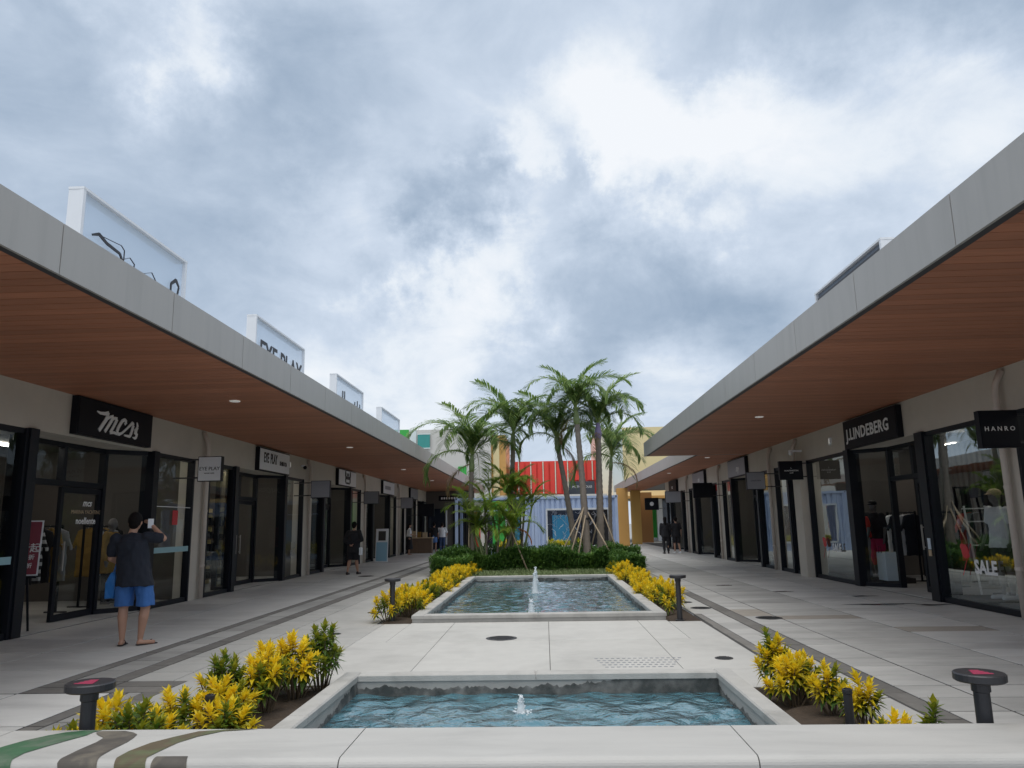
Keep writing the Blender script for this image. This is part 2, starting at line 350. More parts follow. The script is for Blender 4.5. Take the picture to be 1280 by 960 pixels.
def filmmat():
    m = bpy.data.materials.new('waterline_film'); m.use_nodes = True; t = m.node_tree; p = t.nodes['Principled BSDF']; out = t.nodes['Material Output']; p.inputs['Base Color'].default_value = (.05, .056, .055, 1); p.inputs['Roughness'].default_value = .5
    g = N(t, 'ShaderNodeNewGeometry'); n = N(t, 'ShaderNodeTexNoise'); n.inputs['Scale'].default_value = 7; n.inputs['Detail'].default_value = 7; t.links.new(g.outputs['Position'], n.inputs['Vector'])
    r = N(t, 'ShaderNodeMapRange'); r.inputs[1].default_value = .35; r.inputs[2].default_value = .7; r.inputs[3].default_value = .85; r.inputs[4].default_value = .25; t.links.new(n.outputs['Fac'], r.inputs[0])
    tr = N(t, 'ShaderNodeBsdfTransparent'); ms = N(t, 'ShaderNodeMixShader'); t.links.new(r.outputs[0], ms.inputs[0]); t.links.new(tr.outputs[0], ms.inputs[1]); t.links.new(p.outputs[0], ms.inputs[2]); t.links.new(ms.outputs[0], out.inputs[0]); return m
M_film = filmmat()
def watermat():
    m = bpy.data.materials.new('pool_water'); m.use_nodes = True; t = m.node_tree; t.nodes.remove(t.nodes['Principled BSDF']); out = t.nodes['Material Output']
    g = N(t, 'ShaderNodeNewGeometry')
    n = N(t, 'ShaderNodeTexNoise'); n.inputs['Scale'].default_value = 7; n.inputs['Detail'].default_value = 3; n.inputs['Distortion'].default_value = .6; t.links.new(g.outputs['Position'], n.inputs['Vector'])
    bp = N(t, 'ShaderNodeBump'); bp.inputs['Strength'].default_value = .55; bp.inputs['Distance'].default_value = .05; t.links.new(n.outputs['Fac'], bp.inputs['Height'])
    tr = N(t, 'ShaderNodeBsdfTransparent'); tr.inputs[0].default_value = (.50, .74, .80, 1)
    df = N(t, 'ShaderNodeBsdfDiffuse'); df.inputs[0].default_value = (.13, .32, .40, 1)
    m1 = N(t, 'ShaderNodeMixShader'); m1.inputs[0].default_value = .6; t.links.new(tr.outputs[0], m1.inputs[1]); t.links.new(df.outputs[0], m1.inputs[2])
    gl = N(t, 'ShaderNodeBsdfGlossy'); gl.inputs['Roughness'].default_value = .04; t.links.new(bp.outputs[0], gl.inputs['Normal'])
    fr = N(t, 'ShaderNodeFresnel'); fr.inputs[0].default_value = 1.33; t.links.new(bp.outputs[0], fr.inputs['Normal'])
    ms = N(t, 'ShaderNodeMixShader'); t.links.new(mth(t, 'MULTIPLY', fr.outputs[0], 2.0, True), ms.inputs[0])
    t.links.new(m1.outputs[0], ms.inputs[1]); t.links.new(gl.outputs[0], ms.inputs[2]); t.links.new(ms.outputs[0], out.inputs[0]); return m
M_water = watermat()

# ------------------------------------------------------------------ ground and paving
P1 = (-1.97, 1.73, 4.25, 7.66)      # near pool, outer rim
P2 = (-2.14, 1.86, 12.32, 21.45)    # far pool
BEDS = [(-2.80, -1.97, 4.25, 7.66), (1.73, 2.40, 4.25, 7.40), (-2.68, -2.14, 12.25, 27.6), (1.86, 2.42, 12.15, 27.6), (-2.14, 1.86, 21.45, 27.6)]
HOLES = [P1, P2]+BEDS
def in_hole(x0, x1, y0, y1):
    cx, cy = (x0+x1)/2, (y0+y1)/2
    return any(a < cx < b and c < cy < d for a, b, c, d in HOLES)
xs = sorted({-600, 600, -13, 12.5}|{h[i] for h in HOLES for i in (0, 1)}); ys = sorted({-200, 900, 2.5, 57}|{h[i] for h in HOLES for i in (2, 3)})
g = MB(); gi = MB()
for i in range(len(xs)-1):
    for j in range(len(ys)-1):
        a, b, c, d = xs[i], xs[i+1], ys[j], ys[j+1]
        if in_hole(a, b, c, d): continue
        near = a >= -13 and b <= 12.5 and c >= 2.5 and d <= 57
        (gi if near else g).add([(a, c, -.006), (b, c, -.006), (b, d, -.006), (a, d, -.006)], [(0, 1, 2, 3)])
tag(g.build('ground', M_far), kind='structure'); tag(gi.build('paving_bed', M_joint), kind='structure')
rng = random.Random(3)
slabs = []      # (x0,x1,y0,y1,material key,tone)
def clip_holes(x0, x1, y0, y1):
    rects = [(x0, x1, y0, y1)]
    for a, b, c, d in HOLES:
        nx = []
        for (p, q, r, s) in rects:
            if q <= a or p >= b or s <= c or r >= d: nx.append((p, q, r, s)); continue
            if p < a: nx.append((p, a, r, s))
            if q > b: nx.append((b, q, r, s))
            pa, qb = max(p, a), min(q, b)
            if r < c: nx.append((pa, qb, r, c))
            if s > d: nx.append((pa, qb, d, s))
        rects = nx
    return [r for r in rects if r[1]-r[0] > .04 and r[3]-r[2] > .04]
def rows(x0, x1, y0, y1, step, key, t0=1.0, dt=.05, off=0):
    y = y0+off if off else y0
    if off: cut = [y0]
    else: cut = []
    while y < y1-1e-3: cut.append(y); y += step
    cut.append(y1)
    for a, b in zip(cut[:-1], cut[1:]):
        for r in clip_holes(x0, x1, a, b): slabs.append((*r, key, t0*(1+rng.uniform(-dt, dt))))
YE = 57
# left walkway under the canopy
for a, b in [(-7.78, -6.42), (-6.42, -5.06)]: rows(a, b, 7.42, YE, 1.2, 'walk', 1, .06)
for a, b in [(-7.78, -6.42), (-6.42, -5.06), (-5.06, -4.14)]: rows(a, b, 2.6, 7.42, 1.2, 'walk', 1.25, .06)
rows(-5.06, -4.90, 7.95, YE, .9, 'strip', 1, .1); rows(-4.90, -4.52, 7.95, YE, .62, 'band', .78, .18); rows(-4.52, -4.30, 7.95, YE, .9, 'strip', .9, .1)
rows(-4.14, -3.98, 2.6, 7.42, .9, 'strip', 1, .1); rows(-3.98, -3.84, 2.6, 7.42, .62, 'band', .7, .1); rows(-3.84, -3.66, 2.6, 7.42, .9, 'strip', 1, .1)
for a, b in [(-5.06, -4.3), (-4.3, -3.66)]: rows(a, b, 7.42, 7.95, .265, 'strip', 1.0, .15)
rows(-3.66, -2.80, 2.6, 7.95, .96, 'pave', .82, .06)
rows(-4.30, -3.81, 7.95, YE, .48, 'pave', .80, .05); rows(-3.81, -2.56, 7.95, YE, .96, 'pave', .86, .05)
for a, b in [(-2.56, -1.45), (-1.45, .02), (.02, 1.40), (1.40, 2.36)]: rows(a, b, 7.66, 12.4, 2.1, 'pave', 1.0, .025, off=.62)
rows(-2.56, 2.42, 27.6, YE, 1.9, 'pave', .92, .04)
rows(1.73, 2.36, 7.40, 7.66, .3, 'pave', 1, .02)
# right side
rows(2.40, 2.53, 2.6, 13.1, .9, 'strip', 1.2, .1); rows(2.53, 2.90, 2.6, 13.1, .62, 'band', 1.0, .12); rows(2.90, 3.12, 2.6, 17, .9, 'strip', .95, .12)
rows(2.42, 2.90, 13.1, YE, .96, 'pave', .95, .03); rows(2.90, 3.12, 17, YE, .8, 'band', .72, .15)
rows(3.12, 3.62, 2.6, YE, .48, 'band', 1.0, .10); rows(3.62, 4.83, 2.6, YE, .48, 'band', .95, .10)
rows(4.83, 6.03, 2.6, YE, .48, 'walk', 1.10, .10); rows(6.03, 7.1, 2.6, YE, .48, 'walk', 1.0, .08)
KEYM = {'walk': M_walk, 'strip': M_strip, 'band': mat('band_paving', (.46, .45, .43), .7, nscale=5, namt=.15, bump=.15, bscale=110, tone=True, stain=.5, stscale=1.0, stretch=(.6, 1.8, 1)), 'pave': M_pave, 'brown': M_brown}
out = []
for s_ in slabs:                                              # two rust-brown stained slabs near the right walkway
    x0, x1, y0, y1, k, t = s_; cx, cy = (x0+x1)/2, (y0+y1)/2
    if (3.6 < cx < 4.83 and 12.0 < cy < 12.6) or (4.83 < cx < 6 and 10.9 < cy < 11.4) or (3.12 < cx < 3.62 and 12.9 < cy < 13.8): k = 'brown'
    out.append((x0, x1, y0, y1, k, t))
slabs = sorted(out, key=lambda s: ((s[0]+s[1])/2)**2*.25+((s[2]+s[3])/2)**2 if s[2] > 3.9 and (s[4] != 'strip') else 1e6+s[2])
def cx_(a, b): return -3.9 < (a+b)/2 < 2.5
pavement = tag(bpy.data.objects.new('pavement', None), kind='structure'); COL.objects.link(pavement)
rest = {}
for i, (x0, x1, y0, y1, k, t) in enumerate(slabs):
    gp = .003 if cx_(x0, x1) else .013; z = .0+rng.uniform(-.0015, .0015)
    if i < 290: MB().slab(x0+gp, x1-gp, y0+gp, y1-gp, -.05, z, .004, t).build('paving_slab', KEYM[k], pavement)
    else: rest.setdefault(k, MB()).slab(x0+gp, x1-gp, y0+gp, y1-gp, -.05, z, .003, t)
for k, mb in rest.items(): mb.build('distant_paving_slabs', KEYM[k], pavement, kind='stuff')
# soil beds
for i, (a, b, c, d) in enumerate(BEDS):
    mb = MB(); nx, ny = max(2, int((b-a)/.12)), max(2, int((d-c)/.12)); r2 = random.Random(i)
    for jy in range(ny+1):
        for jx in range(nx+1):
            e = jx in (0, nx) or jy in (0, ny); mb.v.append((a+(b-a)*jx/nx, c+(d-c)*jy/ny, -.03 if e else -.005+r2.uniform(-.02, .035))); mb.t.append(1)
    for jy in range(ny):
        for jx in range(nx): q = jy*(nx+1)+jx; mb.f.append((q, q+1, q+nx+2, q+nx+1))
    mb.sm = True; tag(mb.build('planting_bed_soil', M_soil), kind='structure')

# ------------------------------------------------------------------ pools
def pool(P, rim, wid, wz, depth, label, name='fountain_pool', front=True):
    a, b, c, d = P; t = thing(name, label, 'fountain pool', ((a+b)/2, (c+d)/2, 0))
    r = random.Random(int(c*10))
    def coping(x0, x1, y0, y1, along):
        n = max(1, round((x1-x0 if along == 'x' else y1-y0)/1.9))
        for i in range(n):
            if along == 'x': q = (x0+(x1-x0)*i/n+.002, x0+(x1-x0)*(i+1)/n-.002, y0, y1)
            else: q = (x0, x1, y0+(y1-y0)*i/n+.002, y0+(y1-y0)*(i+1)/n-.002)
            MB().slab(*q, rim-.06, rim, .012, r.uniform(.94, 1.04)).build('coping_slab', M_conc, t)
    coping(a, a+wid, c, d, 'y'); coping(b-wid, b, c, d, 'y'); coping(a+wid, b-wid, d-wid, d, 'x')
    if front: coping(a+wid, b-wid, c, c+wid, 'x')
    e = .012; mb = MB()
    mb.box(a+e, a+wid-e, c+e, d-e, -depth, rim-.061, .86); mb.box(b-wid+e, b-e, c+e, d-e, -depth, rim-.061, .86)
    mb.box(a+wid-e, b-wid+e, d-wid+e, d-e, -depth, rim-.061, .8)
    if front: mb.box(a+wid-e, b-wid+e, c+e, c+wid-e, -depth, rim-.061, .8)
    mb.build('pool_wall', M_conc, t)
    MB().box(a+.01, b-.01, c+.01, d-.01, -depth-.05, -depth+.0, 1).build('pool_floor', M_teal, t)
    # waterline stain: ragged dark band on inner walls
    mb = MB()
    def ragged(p0, p1, nrm):
        n = 190; p0 = Vector(p0); p1 = Vector(p1); nrm = Vector(nrm)*.004
        h_ = .05; hs = []
        for i in range(n+1): h_ = min(.13, max(.02, h_+r.uniform(-.012, .012))); hs.append(wz+h_*1.15+(r.uniform(.0, .02) if r.random() < .15 else 0))
        hs = [min(h, rim-.02) for h in hs]
        for i in range(n):
            A = p0.lerp(p1, i/n)+nrm; B = p0.lerp(p1, (i+1)/n)+nrm
            mb.add([(A.x, A.y, wz-.08), (B.x, B.y, wz-.08), (B.x, B.y, hs[i+1]), (A.x, A.y, hs[i])], [(0, 1, 2, 3)])
    w = wid-e
    ragged((a+w, d-w, 0), (b-w, d-w, 0), (0, -1, 0)); ragged((a+w, c, 0), (a+w, d-w, 0), (1, 0, 0)); ragged((b-w, c, 0), (b-w, d-w, 0), (-1, 0, 0))
    mb.build('waterline_stain', M_film, t)
    # water surface
    x0, x1, y0, y1 = a+wid-.02, b-wid+.02, c+.0, d-wid+.02; mb = MB(); dx = .035 if c < 10 else .06
    nx, ny = int((x1-x0)/dx), int((y1-y0)/dx)
    ws = [(r.uniform(0, 2*pi), r.uniform(6, 30), r.uniform(0, 6.28)) for _ in range(22)]
    jets = JETS[0] if c < 10 else JETS[1]
    for jy in range(ny+1):
        for jx in range(nx+1):
            x = x0+(x1-x0)*jx/nx; y = y0+(y1-y0)*jy/ny; z = 0
            for an, k, ph in ws: z += sin((x*cos(an)+y*sin(an))*k+ph+1.2*sin(x*1.7+y*1.1+ph))/k*.030
            for jx_, jy_ in jets:
                q = sqrt((x-jx_)**2+(y-jy_)**2); z += .010*sin(q*26)*exp(-q*1.3)
            mb.v.append((x, y, wz+z)); mb.t.append(1)
    for jy in range(ny):
        for jx in range(nx): q = jy*(nx+1)+jx; mb.f.append((q, q+1, q+nx+2, q+nx+1))
    mb.sm = True; tag(mb.build('pool_water', M_water), kind='structure')
    return t
JETS = [[(-.24, 6.75)], [(-.27, 13.6), (-.26, 17.6), (-.28, 20.6)]]
pool(P1,   .12, .16, -.065, .32, 'near fountain pool with a raised concrete rim, directly behind the foreground ledge', front=False)
pool(P2, .12, .20, -.03, .30, 'long far fountain pool with three jets in front of the palms')
def jet(loc, h, r0, seed, label):
    t = thing('water_jet', label, 'water jet', loc, 0, 'bubbling jets in the two pools'); r = random.Random(seed); mb = MB()
    mb.lathe((0, 0, 0), [(r0*1.3, -.03), (r0*1.0, .02), (r0*.75, h*.3), (r0*.62, h*.6), (r0*.42, h*.82), (r0*.12, h)], 10)
    for _ in range(46):
        a = r.uniform(0, 6.28); z = r.random()**.8*h; q = r0*(.95-.55*z/h)*r.uniform(.6, 1.12); mb.ball((q*cos(a), q*sin(a), z*1.04), r.uniform(.006, .016)*(r0/.06), nu=6, nv=4)
    for _ in range(30):
        a = r.uniform(0, 6.28); q = r.uniform(r0, r0*2.6); mb.ball((q*cos(a), q*sin(a), .004+r.random()*.02), (.012, .012, .005), nu=6, nv=4)
    mb.sm = True; mb.build('foam_column', M_foam, t, world=False)
jet((-.24, 6.75, -.065), .15, .040, 1, 'low bubbling water jet in the near pool')
jet((-.27, 13.6, -.03), .24, .065, 2, 'nearest and widest jet of the far pool')
jet((-.26, 17.6, -.03), .44, .075, 3, 'middle jet of the far pool')
jet((-.28, 20.6, -.03), .40, .07, 4, 'rearmost jet of the far pool by its back rim')

# ------------------------------------------------------------------ foreground ledge
def ledge_profile(s):            # s runs from the far top edge, over the bullnose, down the front
    y0, y1, z, r = 4.25, 3.70, .45, .045
    L1 = y0-y1-r
    if s < L1: return y0-s, z
    q = (s-L1)/(r*pi/2)
    if q < 1: return y1+r-r*sin(q*pi/2), z-r+r*cos(q*pi/2)
    return y1, z-r-(s-L1-r*pi/2)
led = thing('stone_ledge', 'broad pale concrete ledge in the foreground with striped paint at its left end', 'ledge', (0, 4, 0))
PS = [0, .02, .2, .35, .505]+[.505+.045*pi/2*i/6 for i in range(1, 7)]+[.70, .98]
for i, x0 in enumerate([-6.74, -4.82, -2.90, -.98, .94, 2.86, 4.78]):
    x1 = x0+1.92; mb = MB(); mb.sm = False
    ring = [ledge_profile(s) for s in PS]+[(4.25, .0)]
    tone = 1+rng.uniform(-.03, .03)
    a = [(x0+.003, y, z) for y, z in ring]; b = [(x1-.003, y, z) for y, z in ring]; n = len(ring)
    mb.add(a+b, [(k, k+1, k+1+n, k+n) for k in range(n-1)]+[(n-1, 0, n, 2*n-1), tuple(range(n))[::-1], tuple(range(n, 2*n))], tone)
    mb.build('ledge_slab', M_ledge, led)
M_paintA = mat('ledge_paint_brown', (.085, .075, .065), .7, nscale=9, namt=.45, stain=.8, stscale=5, stcol=(.23, .20, .15))
M_paintB = mat('ledge_paint_green', (.05, .13, .065), .7, nscale=9, namt=.4, stain=.85, stscale=5, stcol=(.17, .18, .15))
M_paintC = mat('ledge_paint_earth', (.11, .085, .05), .7, nscale=9, namt=.45, stain=.8, stscale=5, stcol=(.10, .17, .07))
def ledge_strip(pts, m):         # pts: (s, x-left, x-right)
    mb = MB(); P = []
    for (s0, l0, r0), (s1, l1, r1) in zip(pts[:-1], pts[1:]):
        for k in range(6): q = k/6; P.append((s0+(s1-s0)*q, l0+(l1-l0)*q, r0+(r1-r0)*q))
    P.append(pts[-1])
    vs = []
    for s, l, r_ in P:
        y, z = ledge_profile(s); y2, z2 = ledge_profile(s+.002); ny, nz = (z2-z), -(y2-y); L = sqrt(ny*ny+nz*nz)
        ny, nz = (-ny/L, -nz/L) if nz/L < -.01 or (abs(nz/L) <= .01 and ny > 0) else (ny/L, nz/L)
        if nz < -.01: ny, nz = -ny, -nz
        for x in (l, r_): vs.append((x, y-abs(ny)*.003, z+max(nz, 0)*.003))
    mb.add(vs, [(2*k, 2*k+1, 2*k+3, 2*k+2) for k in range(len(P)-1)]); mb.build('painted_stripe', m, led)
ledge_strip([(.015, -2.50, -2.40), (.05, -2.58, -2.43), (.11, -2.64, -2.43), (.20, -2.70, -2.47), (.30, -2.735, -2.51), (.42, -2.76, -2.55), (.52, -2.80, -2.54), (.58, -2.80, -2.52), (.9, -2.8, -2.5)], M_paintB)
ledge_strip([(.03, -2.39, -2.27), (.06, -2.41, -2.21), (.10, -2.38, -2.165), (.16, -2.31, -2.15), (.24, -2.30, -2.14), (.37, -2.31, -2.145), (.47, -2.31, -2.14), (.54, -2.31, -2.12), (.60, -2.28, -2.10), (.9, -2.26, -2.06)], M_paintA)
ledge_strip([(.01, -1.70, -1.55), (.05, -1.86, -1.73), (.15, -1.94, -1.82), (.26, -2.01, -1.87), (.40, -2.045, -1.89), (.50, -2.045, -1.90), (.57, -2.03, -1.88), (.9, -1.98, -1.84)], M_paintC)
ledge_strip([(.49, -1.86, -1.71), (.55, -1.86, -1.69), (.60, -1.85, -1.68), (.9, -1.85, -1.66)], M_paintA)
mb = MB(); r_ = random.Random(5)
for k in range(190):              # mould freckles on the vertical face under the nose
    x = -.95+r_.random()*1.85; z = .39-r_.random()**1.6*.16; w = r_.uniform(.004, .02)
    mb.add([(x, 3.6985, z), (x+w, 3.6985, z+r_.uniform(-.004, .004)), (x+w*.6, 3.6985, z-w*.7)], [(0, 1, 2)])
mb.build('mould_spots', M_alga, led, kind='stuff')

# ------------------------------------------------------------------ plants
def leaf(mb, base, d, L, w, tone, up=Vector((0, 0, 1)), droop=.25):
    d = d.normalized(); sdv = d.cross(up)
    if sdv.length < .05: sdv = Vector((1, 0, 0))
    sdv.normalize(); nn = sdv.cross(d).normalized()
    m1 = base+d*L*.45+nn*L*.04; tip = base+d*L-Vector((0, 0, 1))*L*droop
    a = base+sdv*w*.12; b = base-sdv*w*.12; c = m1+sdv*w*.5+nn*w*.15; e = m1-sdv*w*.5+nn*w*.15
    n = len(mb.v); mb.v += [tuple(p) for p in (a, b, c, m1, e, tip)]; mb.t += [tone]*5+[max(0, tone-.12)]
    mb.f += [(n, n+3, n+2), (n, n+1, n+3), (n+1, n+4, n+3), (n+2, n+3, n+5), (n+3, n+4, n+5)]
def croton_mesh(seed, spread, height, heads, yellow):
    r = random.Random(seed); fo = MB(); st = MB()
    for h in range(heads):
        a = h*2.39996+r.uniform(-.4, .4); q = sqrt((h+.5)/heads)*spread*r.uniform(.85, 1.1); hz = height*(1-.50*(q/spread)**2)*r.uniform(.80, 1.02)
        top = Vector((q*cos(a), q*sin(a), hz)); b0 = Vector((q*.30*cos(a), q*.30*sin(a), 0)); mid = (top+b0)/2+Vector((r.uniform(-.03, .03), r.uniform(-.03, .03), 0))
        st.tube([b0, mid, top], [.008, .006, .004], 5)
        yel = r.random() < yellow*.92; bright = r.uniform(-.16, .12)
        axis = (Vector((0, 0, 1.0))+Vector((cos(a), sin(a), 0))*(q/spread)*.85+Vector((r.uniform(-.2, .2), r.uniform(-.2, .2), 0))).normalized()
        ex = axis.orthogonal().normalized(); ey = axis.cross(ex); nl = r.randint(30, 38)
        for i in range(nl):
            f = i/nl; th = i*2.39996; tilt = .18+1.62*(1-f)**.75
            d = axis*cos(tilt)+(ex*cos(th)+ey*sin(th))*sin(tilt)
            base = top-axis*(.15*(1-f)*min(1, hz/.3))
            if yel: tn = max(0, min(1, (.70+.35*f if f > .22 else .08+f*2.2)+bright+r.uniform(-.22, .20)))
            else: tn = max(0, min(1, (.04 if f < .75 else .30*(f-.55)/.45)+r.uniform(0, .16)))
            leaf(fo, base, d, r.uniform(.085, .14)*(1-.30*f)*(.75+.5*min(height, .5)), r.uniform(.028, .044), tn, droop=r.uniform(.0, .45)*(1-f))
    return fo.mesh('foliage'), st.mesh('stem')
CR_VAR = {}
def croton(x, y, h, seed, yellow, label, group, spread=.22, heads=9, sc=1.0):
    key = (seed % 11, round(h*5), yellow > .5, heads//4, round(spread, 1))
    if key not in CR_VAR: CR_VAR[key] = croton_mesh(seed, spread, h, heads, yellow)
    t = thing('croton_bush', label, 'shrub', (x, y, -.01), seed*1.7 % 6.28, group); t.scale = (sc, sc, sc)
    for nm, me, mm in (('foliage', CR_VAR[key][0], M_croton), ('stem', CR_VAR[key][1], M_stem)):
        if not me.materials: me.materials.append(mm)
        o = bpy.data.objects.new(nm, me); COL.objects.link(o); o.parent = t
GL = 'croton bushes in the left bed of the near pool'; GR = 'croton bushes in the right bed of the near pool'
near_l = [(-2.14, 7.45, .62, 1, .15, 'tall green croton at the back corner of the left near bed, beside the pool rim'),
          (-2.26, 7.05, .60, 21, .9, 'yellow-headed croton next to the tall green one, by the near pool rim'),
          (-2.56, 7.20, .52, 3, .8, 'yellow croton farthest back on the outer side of the left near bed'),
          (-2.36, 6.55, .54, 34, .55, 'mixed green and yellow croton against the near pool rim'),
          (-2.68, 6.50, .50, 5, .25, 'dark green croton behind the short post in the left near bed'),
          (-2.48, 6.05, .42, 16, .9, 'golden croton just behind the short black post on the left'),
          (-2.30, 5.60, .34, 41, .9, 'low yellow croton between the short black post and the pool rim'),
          (-2.80, 5.95, .42, 8, .95, 'bright yellow croton left of the short black post'),
          (-2.72, 5.35, .34, 19, .9, 'yellow croton in the middle of the left near bed, just above the ledge'),
          (-2.62, 4.95, .44, 10, .3, 'leafy green croton rising over the ledge in the left near bed'),
          (-2.86, 5.15, .44, 12, .9, 'yellow and green croton left of centre in the left near bed'),
          (-2.86, 4.66, .38, 33, .2, 'green croton near the left end of the ledge planting'),
          (-2.62, 4.50, .40, 44, .75, 'yellow croton close to the ledge edge in the left near bed'),
          (-2.78, 4.42, .33, 55, .55, 'smallest leftmost croton beside the round topped bollard')]
for i, (x, y, h, sd_, ye, lb) in enumerate(near_l): croton(x, y, h, sd_, ye, lb, GL, heads=15 if h > .45 else 12, spread=.23, sc=1.0)
near_r = [(1.98, 7.10, .60, 2, .75, 'tallest yellow-green croton at the back of the right near bed'),
          (2.02, 6.70, .50, 23, .95, 'golden croton on bare stems beside the right rim of the near pool'),
          (2.18, 6.95, .46, 9, .8, 'yellow croton on the paving side of the right near bed'),
          (2.20, 6.35, .44, 13, .9, 'bushy yellow croton in the middle of the right near bed'),
          (2.28, 5.95, .40, 27, .95, 'yellow croton behind the short black post on the right'),
          (2.12, 5.10, .36, 4, .95, 'low golden croton in front of the short black post on the right'),
          (2.26, 4.85, .50, 37, .0, 'upright dark green croton seedling over the right part of the ledge'),
          (2.16, 4.62, .34, 11, .9, 'small yellow croton low against the ledge on the right'),
          (2.44, 4.60, .36, 26, .5, 'small yellow-green croton beside the right round topped bollard')]
for i, (x, y, h, sd_, ye, lb) in enumerate(near_r): croton(x, y, h, sd_, ye, lb, GR, heads=(12 if h > .45 else 9) if ye > 0 else 4, spread=.16 if ye > 0 else .06, sc=.93)
wordsL = ['first', 'second', 'third', 'fourth', 'fifth', 'sixth', 'seventh', 'eighth', 'ninth', 'tenth', 'eleventh', 'twelfth', 'thirteenth', 'fourteenth', 'fifteenth', 'sixteenth', 'seventeenth', 'eighteenth', 'nineteenth', 'twentieth']
r_ = random.Random(12)
for i in range(20):
    croton(-2.43+r_.uniform(-.07, .07)+(.1 if i % 2 else -.12), 12.6+i*.58, .50 if i < 3 else .42, i*3+1, .15 if i in (4, 5) else .95,
           '%s yellow croton from the front in the bed left of the far pool' % wordsL[i], 'croton hedge left of the far pool', heads=15, spread=.30)
for i in range(18):
    croton(2.12+r_.uniform(-.08, .08)+(.07 if i % 2 else -.07), 13.1+i*.62, .50 if i == 1 else .38, i*5+2, .25 if i > 14 else .85,
           '%s yellow croton from the front in the bed right of the far pool' % wordsL[i], 'croton hedge right of the far pool', heads=13 if i else 4, spread=.26)
croton(-1.7, 33.5, 1.0, 77, .9, 'yellow croton standing alone in front of the left shipping container', None, heads=14, spread=.6)
# clipped green hedge and grass behind the far pool
def hedge(name, boxes, n, L, w, m, label, seed, grass=False):
    r = random.Random(seed); mb = MB()
    for _ in range(n):
        a, b, c, d, h = r.choice(boxes); x = r.uniform(a, b); y = r.uniform(c, d)
        hh = h*(.78+.22*sin(x*3.1+1)*sin(y*2.3+x))
        if grass: p = Vector((x, y, 0)); dv = Vector((r.uniform(-.5, .5), r.uniform(-.5, .5), 1)); leaf(mb, p, dv, hh*r.uniform(.5, 1.1), w, r.random(), droop=.2)
        else:
            z = hh*(1-r.random()**1.1); dv = Vector((r.uniform(-1, 1), r.uniform(-1, .6), r.uniform(.1, 1.2)))
            leaf(mb, Vector((x, y, z)), dv, L*r.uniform(.6, 1.2), w, min(1, max(0, r.gauss(.35, .25)+(.35 if sin(x*2.1+y)*sin(x*5.3) > .5 else 0))), droop=.2)
    return tag(mb.build(name, m), label, 'hedge' if not grass else 'grass', None, 'stuff')
hedge('green_hedge', [(-3.5, 3.0, 24.6, 27.4, .86)]*4+[(-3.5, 3.0, 24.5, 24.9, .84)]*2+[(-3.5, -2.3, 23.2, 24.6, .70), (2.0, 3.0, 23.4, 24.8, .64)], 40000, .17, .046, M_hedge, 'thick dark green hedge planting around the feet of the palms', 5)
hedge('ornamental_grass', [(-2.5, 2.2, 21.55, 24.8, .24)], 9000, .2, .014, M_grass, 'low tufted grass between the far pool and the hedge', 6, True)

def frond_mesh(seed, L, a0, a1, nl=44, ll=.62, w=.030, hang=.6):
    """rachis starting at elevation a0 degrees and bending down to a1 at its tip, leaflets in two ranks"""
    r = random.Random(seed); mb = MB(); pts = [Vector((0, 0, 0))]; N_ = 16; tw = r.uniform(-.25, .25)
    for i in range(N_):
        t = (i+.5)/N_; ang = radians(a0+(a1-a0)*t**1.25); az = tw*t
        pts.append(pts[-1]+Vector((cos(ang)*cos(az), cos(ang)*sin(az), sin(ang)))*L/N_)
    mb.tube(pts, [.024*(1-.88*i/N_) for i in range(N_+1)], 5, tone=.85)
    for i in range(nl):
        t = .13+.87*i/nl; q = t*N_; k = min(int(q), N_-1); p = pts[k].lerp(pts[k+1], q-k); tg = (pts[k+1]-pts[k]).normalized()
        env = (.35+.65*sin(pi*min(1, .12+t*.82))**.6)
        for s_ in (-1, 1):
            if r.random() < .06: continue
            side = tg.cross(Vector((0, 0, 1)));
            if side.length < .1: side = Vector((0, 1, 0))
            side = side.normalized()*s_; nn = Vector((0, 0, 1))
            d = (side+tg*(.45+.8*t)+nn*r.uniform(-.1, .40)).normalized(); Ln = ll*env*r.uniform(.78, 1.12)
            tn = min(1, max(0, r.gauss(.30, .28))); e1 = d.cross(nn).normalized()*w/2
            m1 = p+d*Ln*.42; hg = hang*r.uniform(.6, 1.3); m2 = p+d*Ln*.74-nn*Ln*.22*hg; tip = p+d*Ln*.88-nn*Ln*.62*hg
            n = len(mb.v); mb.v += [tuple(v) for v in (p-e1*.35, p+e1*.35, m1+e1, m1-e1, m2+e1*.75, m2-e1*.75, tip)]; mb.t += [tn]*7
            mb.f += [(n, n+1, n+2, n+3), (n+3, n+2, n+4, n+5), (n+5, n+4, n+6)]
    return mb.mesh('frond')
FR = [frond_mesh(100, 2.1, 80, -75, 60, .58, .034, .35), frond_mesh(101, 2.3, 84, -45, 60, .58, .034, .3), frond_mesh(102, 2.0, 62, -80, 56, .58, .034, .45), frond_mesh(103, 2.3, 88, 10, 60, .55, .034, .22),
      frond_mesh(104, 1.9, 35, -95, 50, .58, .034, .5), frond_mesh(105, 2.2, 76, -60, 60, .58, .034, .3)]
FRY = [frond_mesh(200, 1.5, 76, -30, 40, .5, .03, .3), frond_mesh(201, 1.4, 64, -60, 40, .5, .03, .35), frond_mesh(202, 1.5, 84, 10, 40, .5, .03, .25)]
FRB = [frond_mesh(310, 1.7, 10, -96, 40, .45, .022, .6), frond_mesh(311, 1.6, -5, -92, 40, .45, .022, .6)]
FRD = [frond_mesh(300, 1.5, 45, -70, 34, .22, .05)]
for l_, m_ in ((FRB, leafmat('brown_leaflet', (.20, .13, .06), (.38, .26, .12), .2)), (FR, M_frond), (FRY, M_frondy), (FRD, M_dead)):
    for me in l_: me.materials.append(m_)
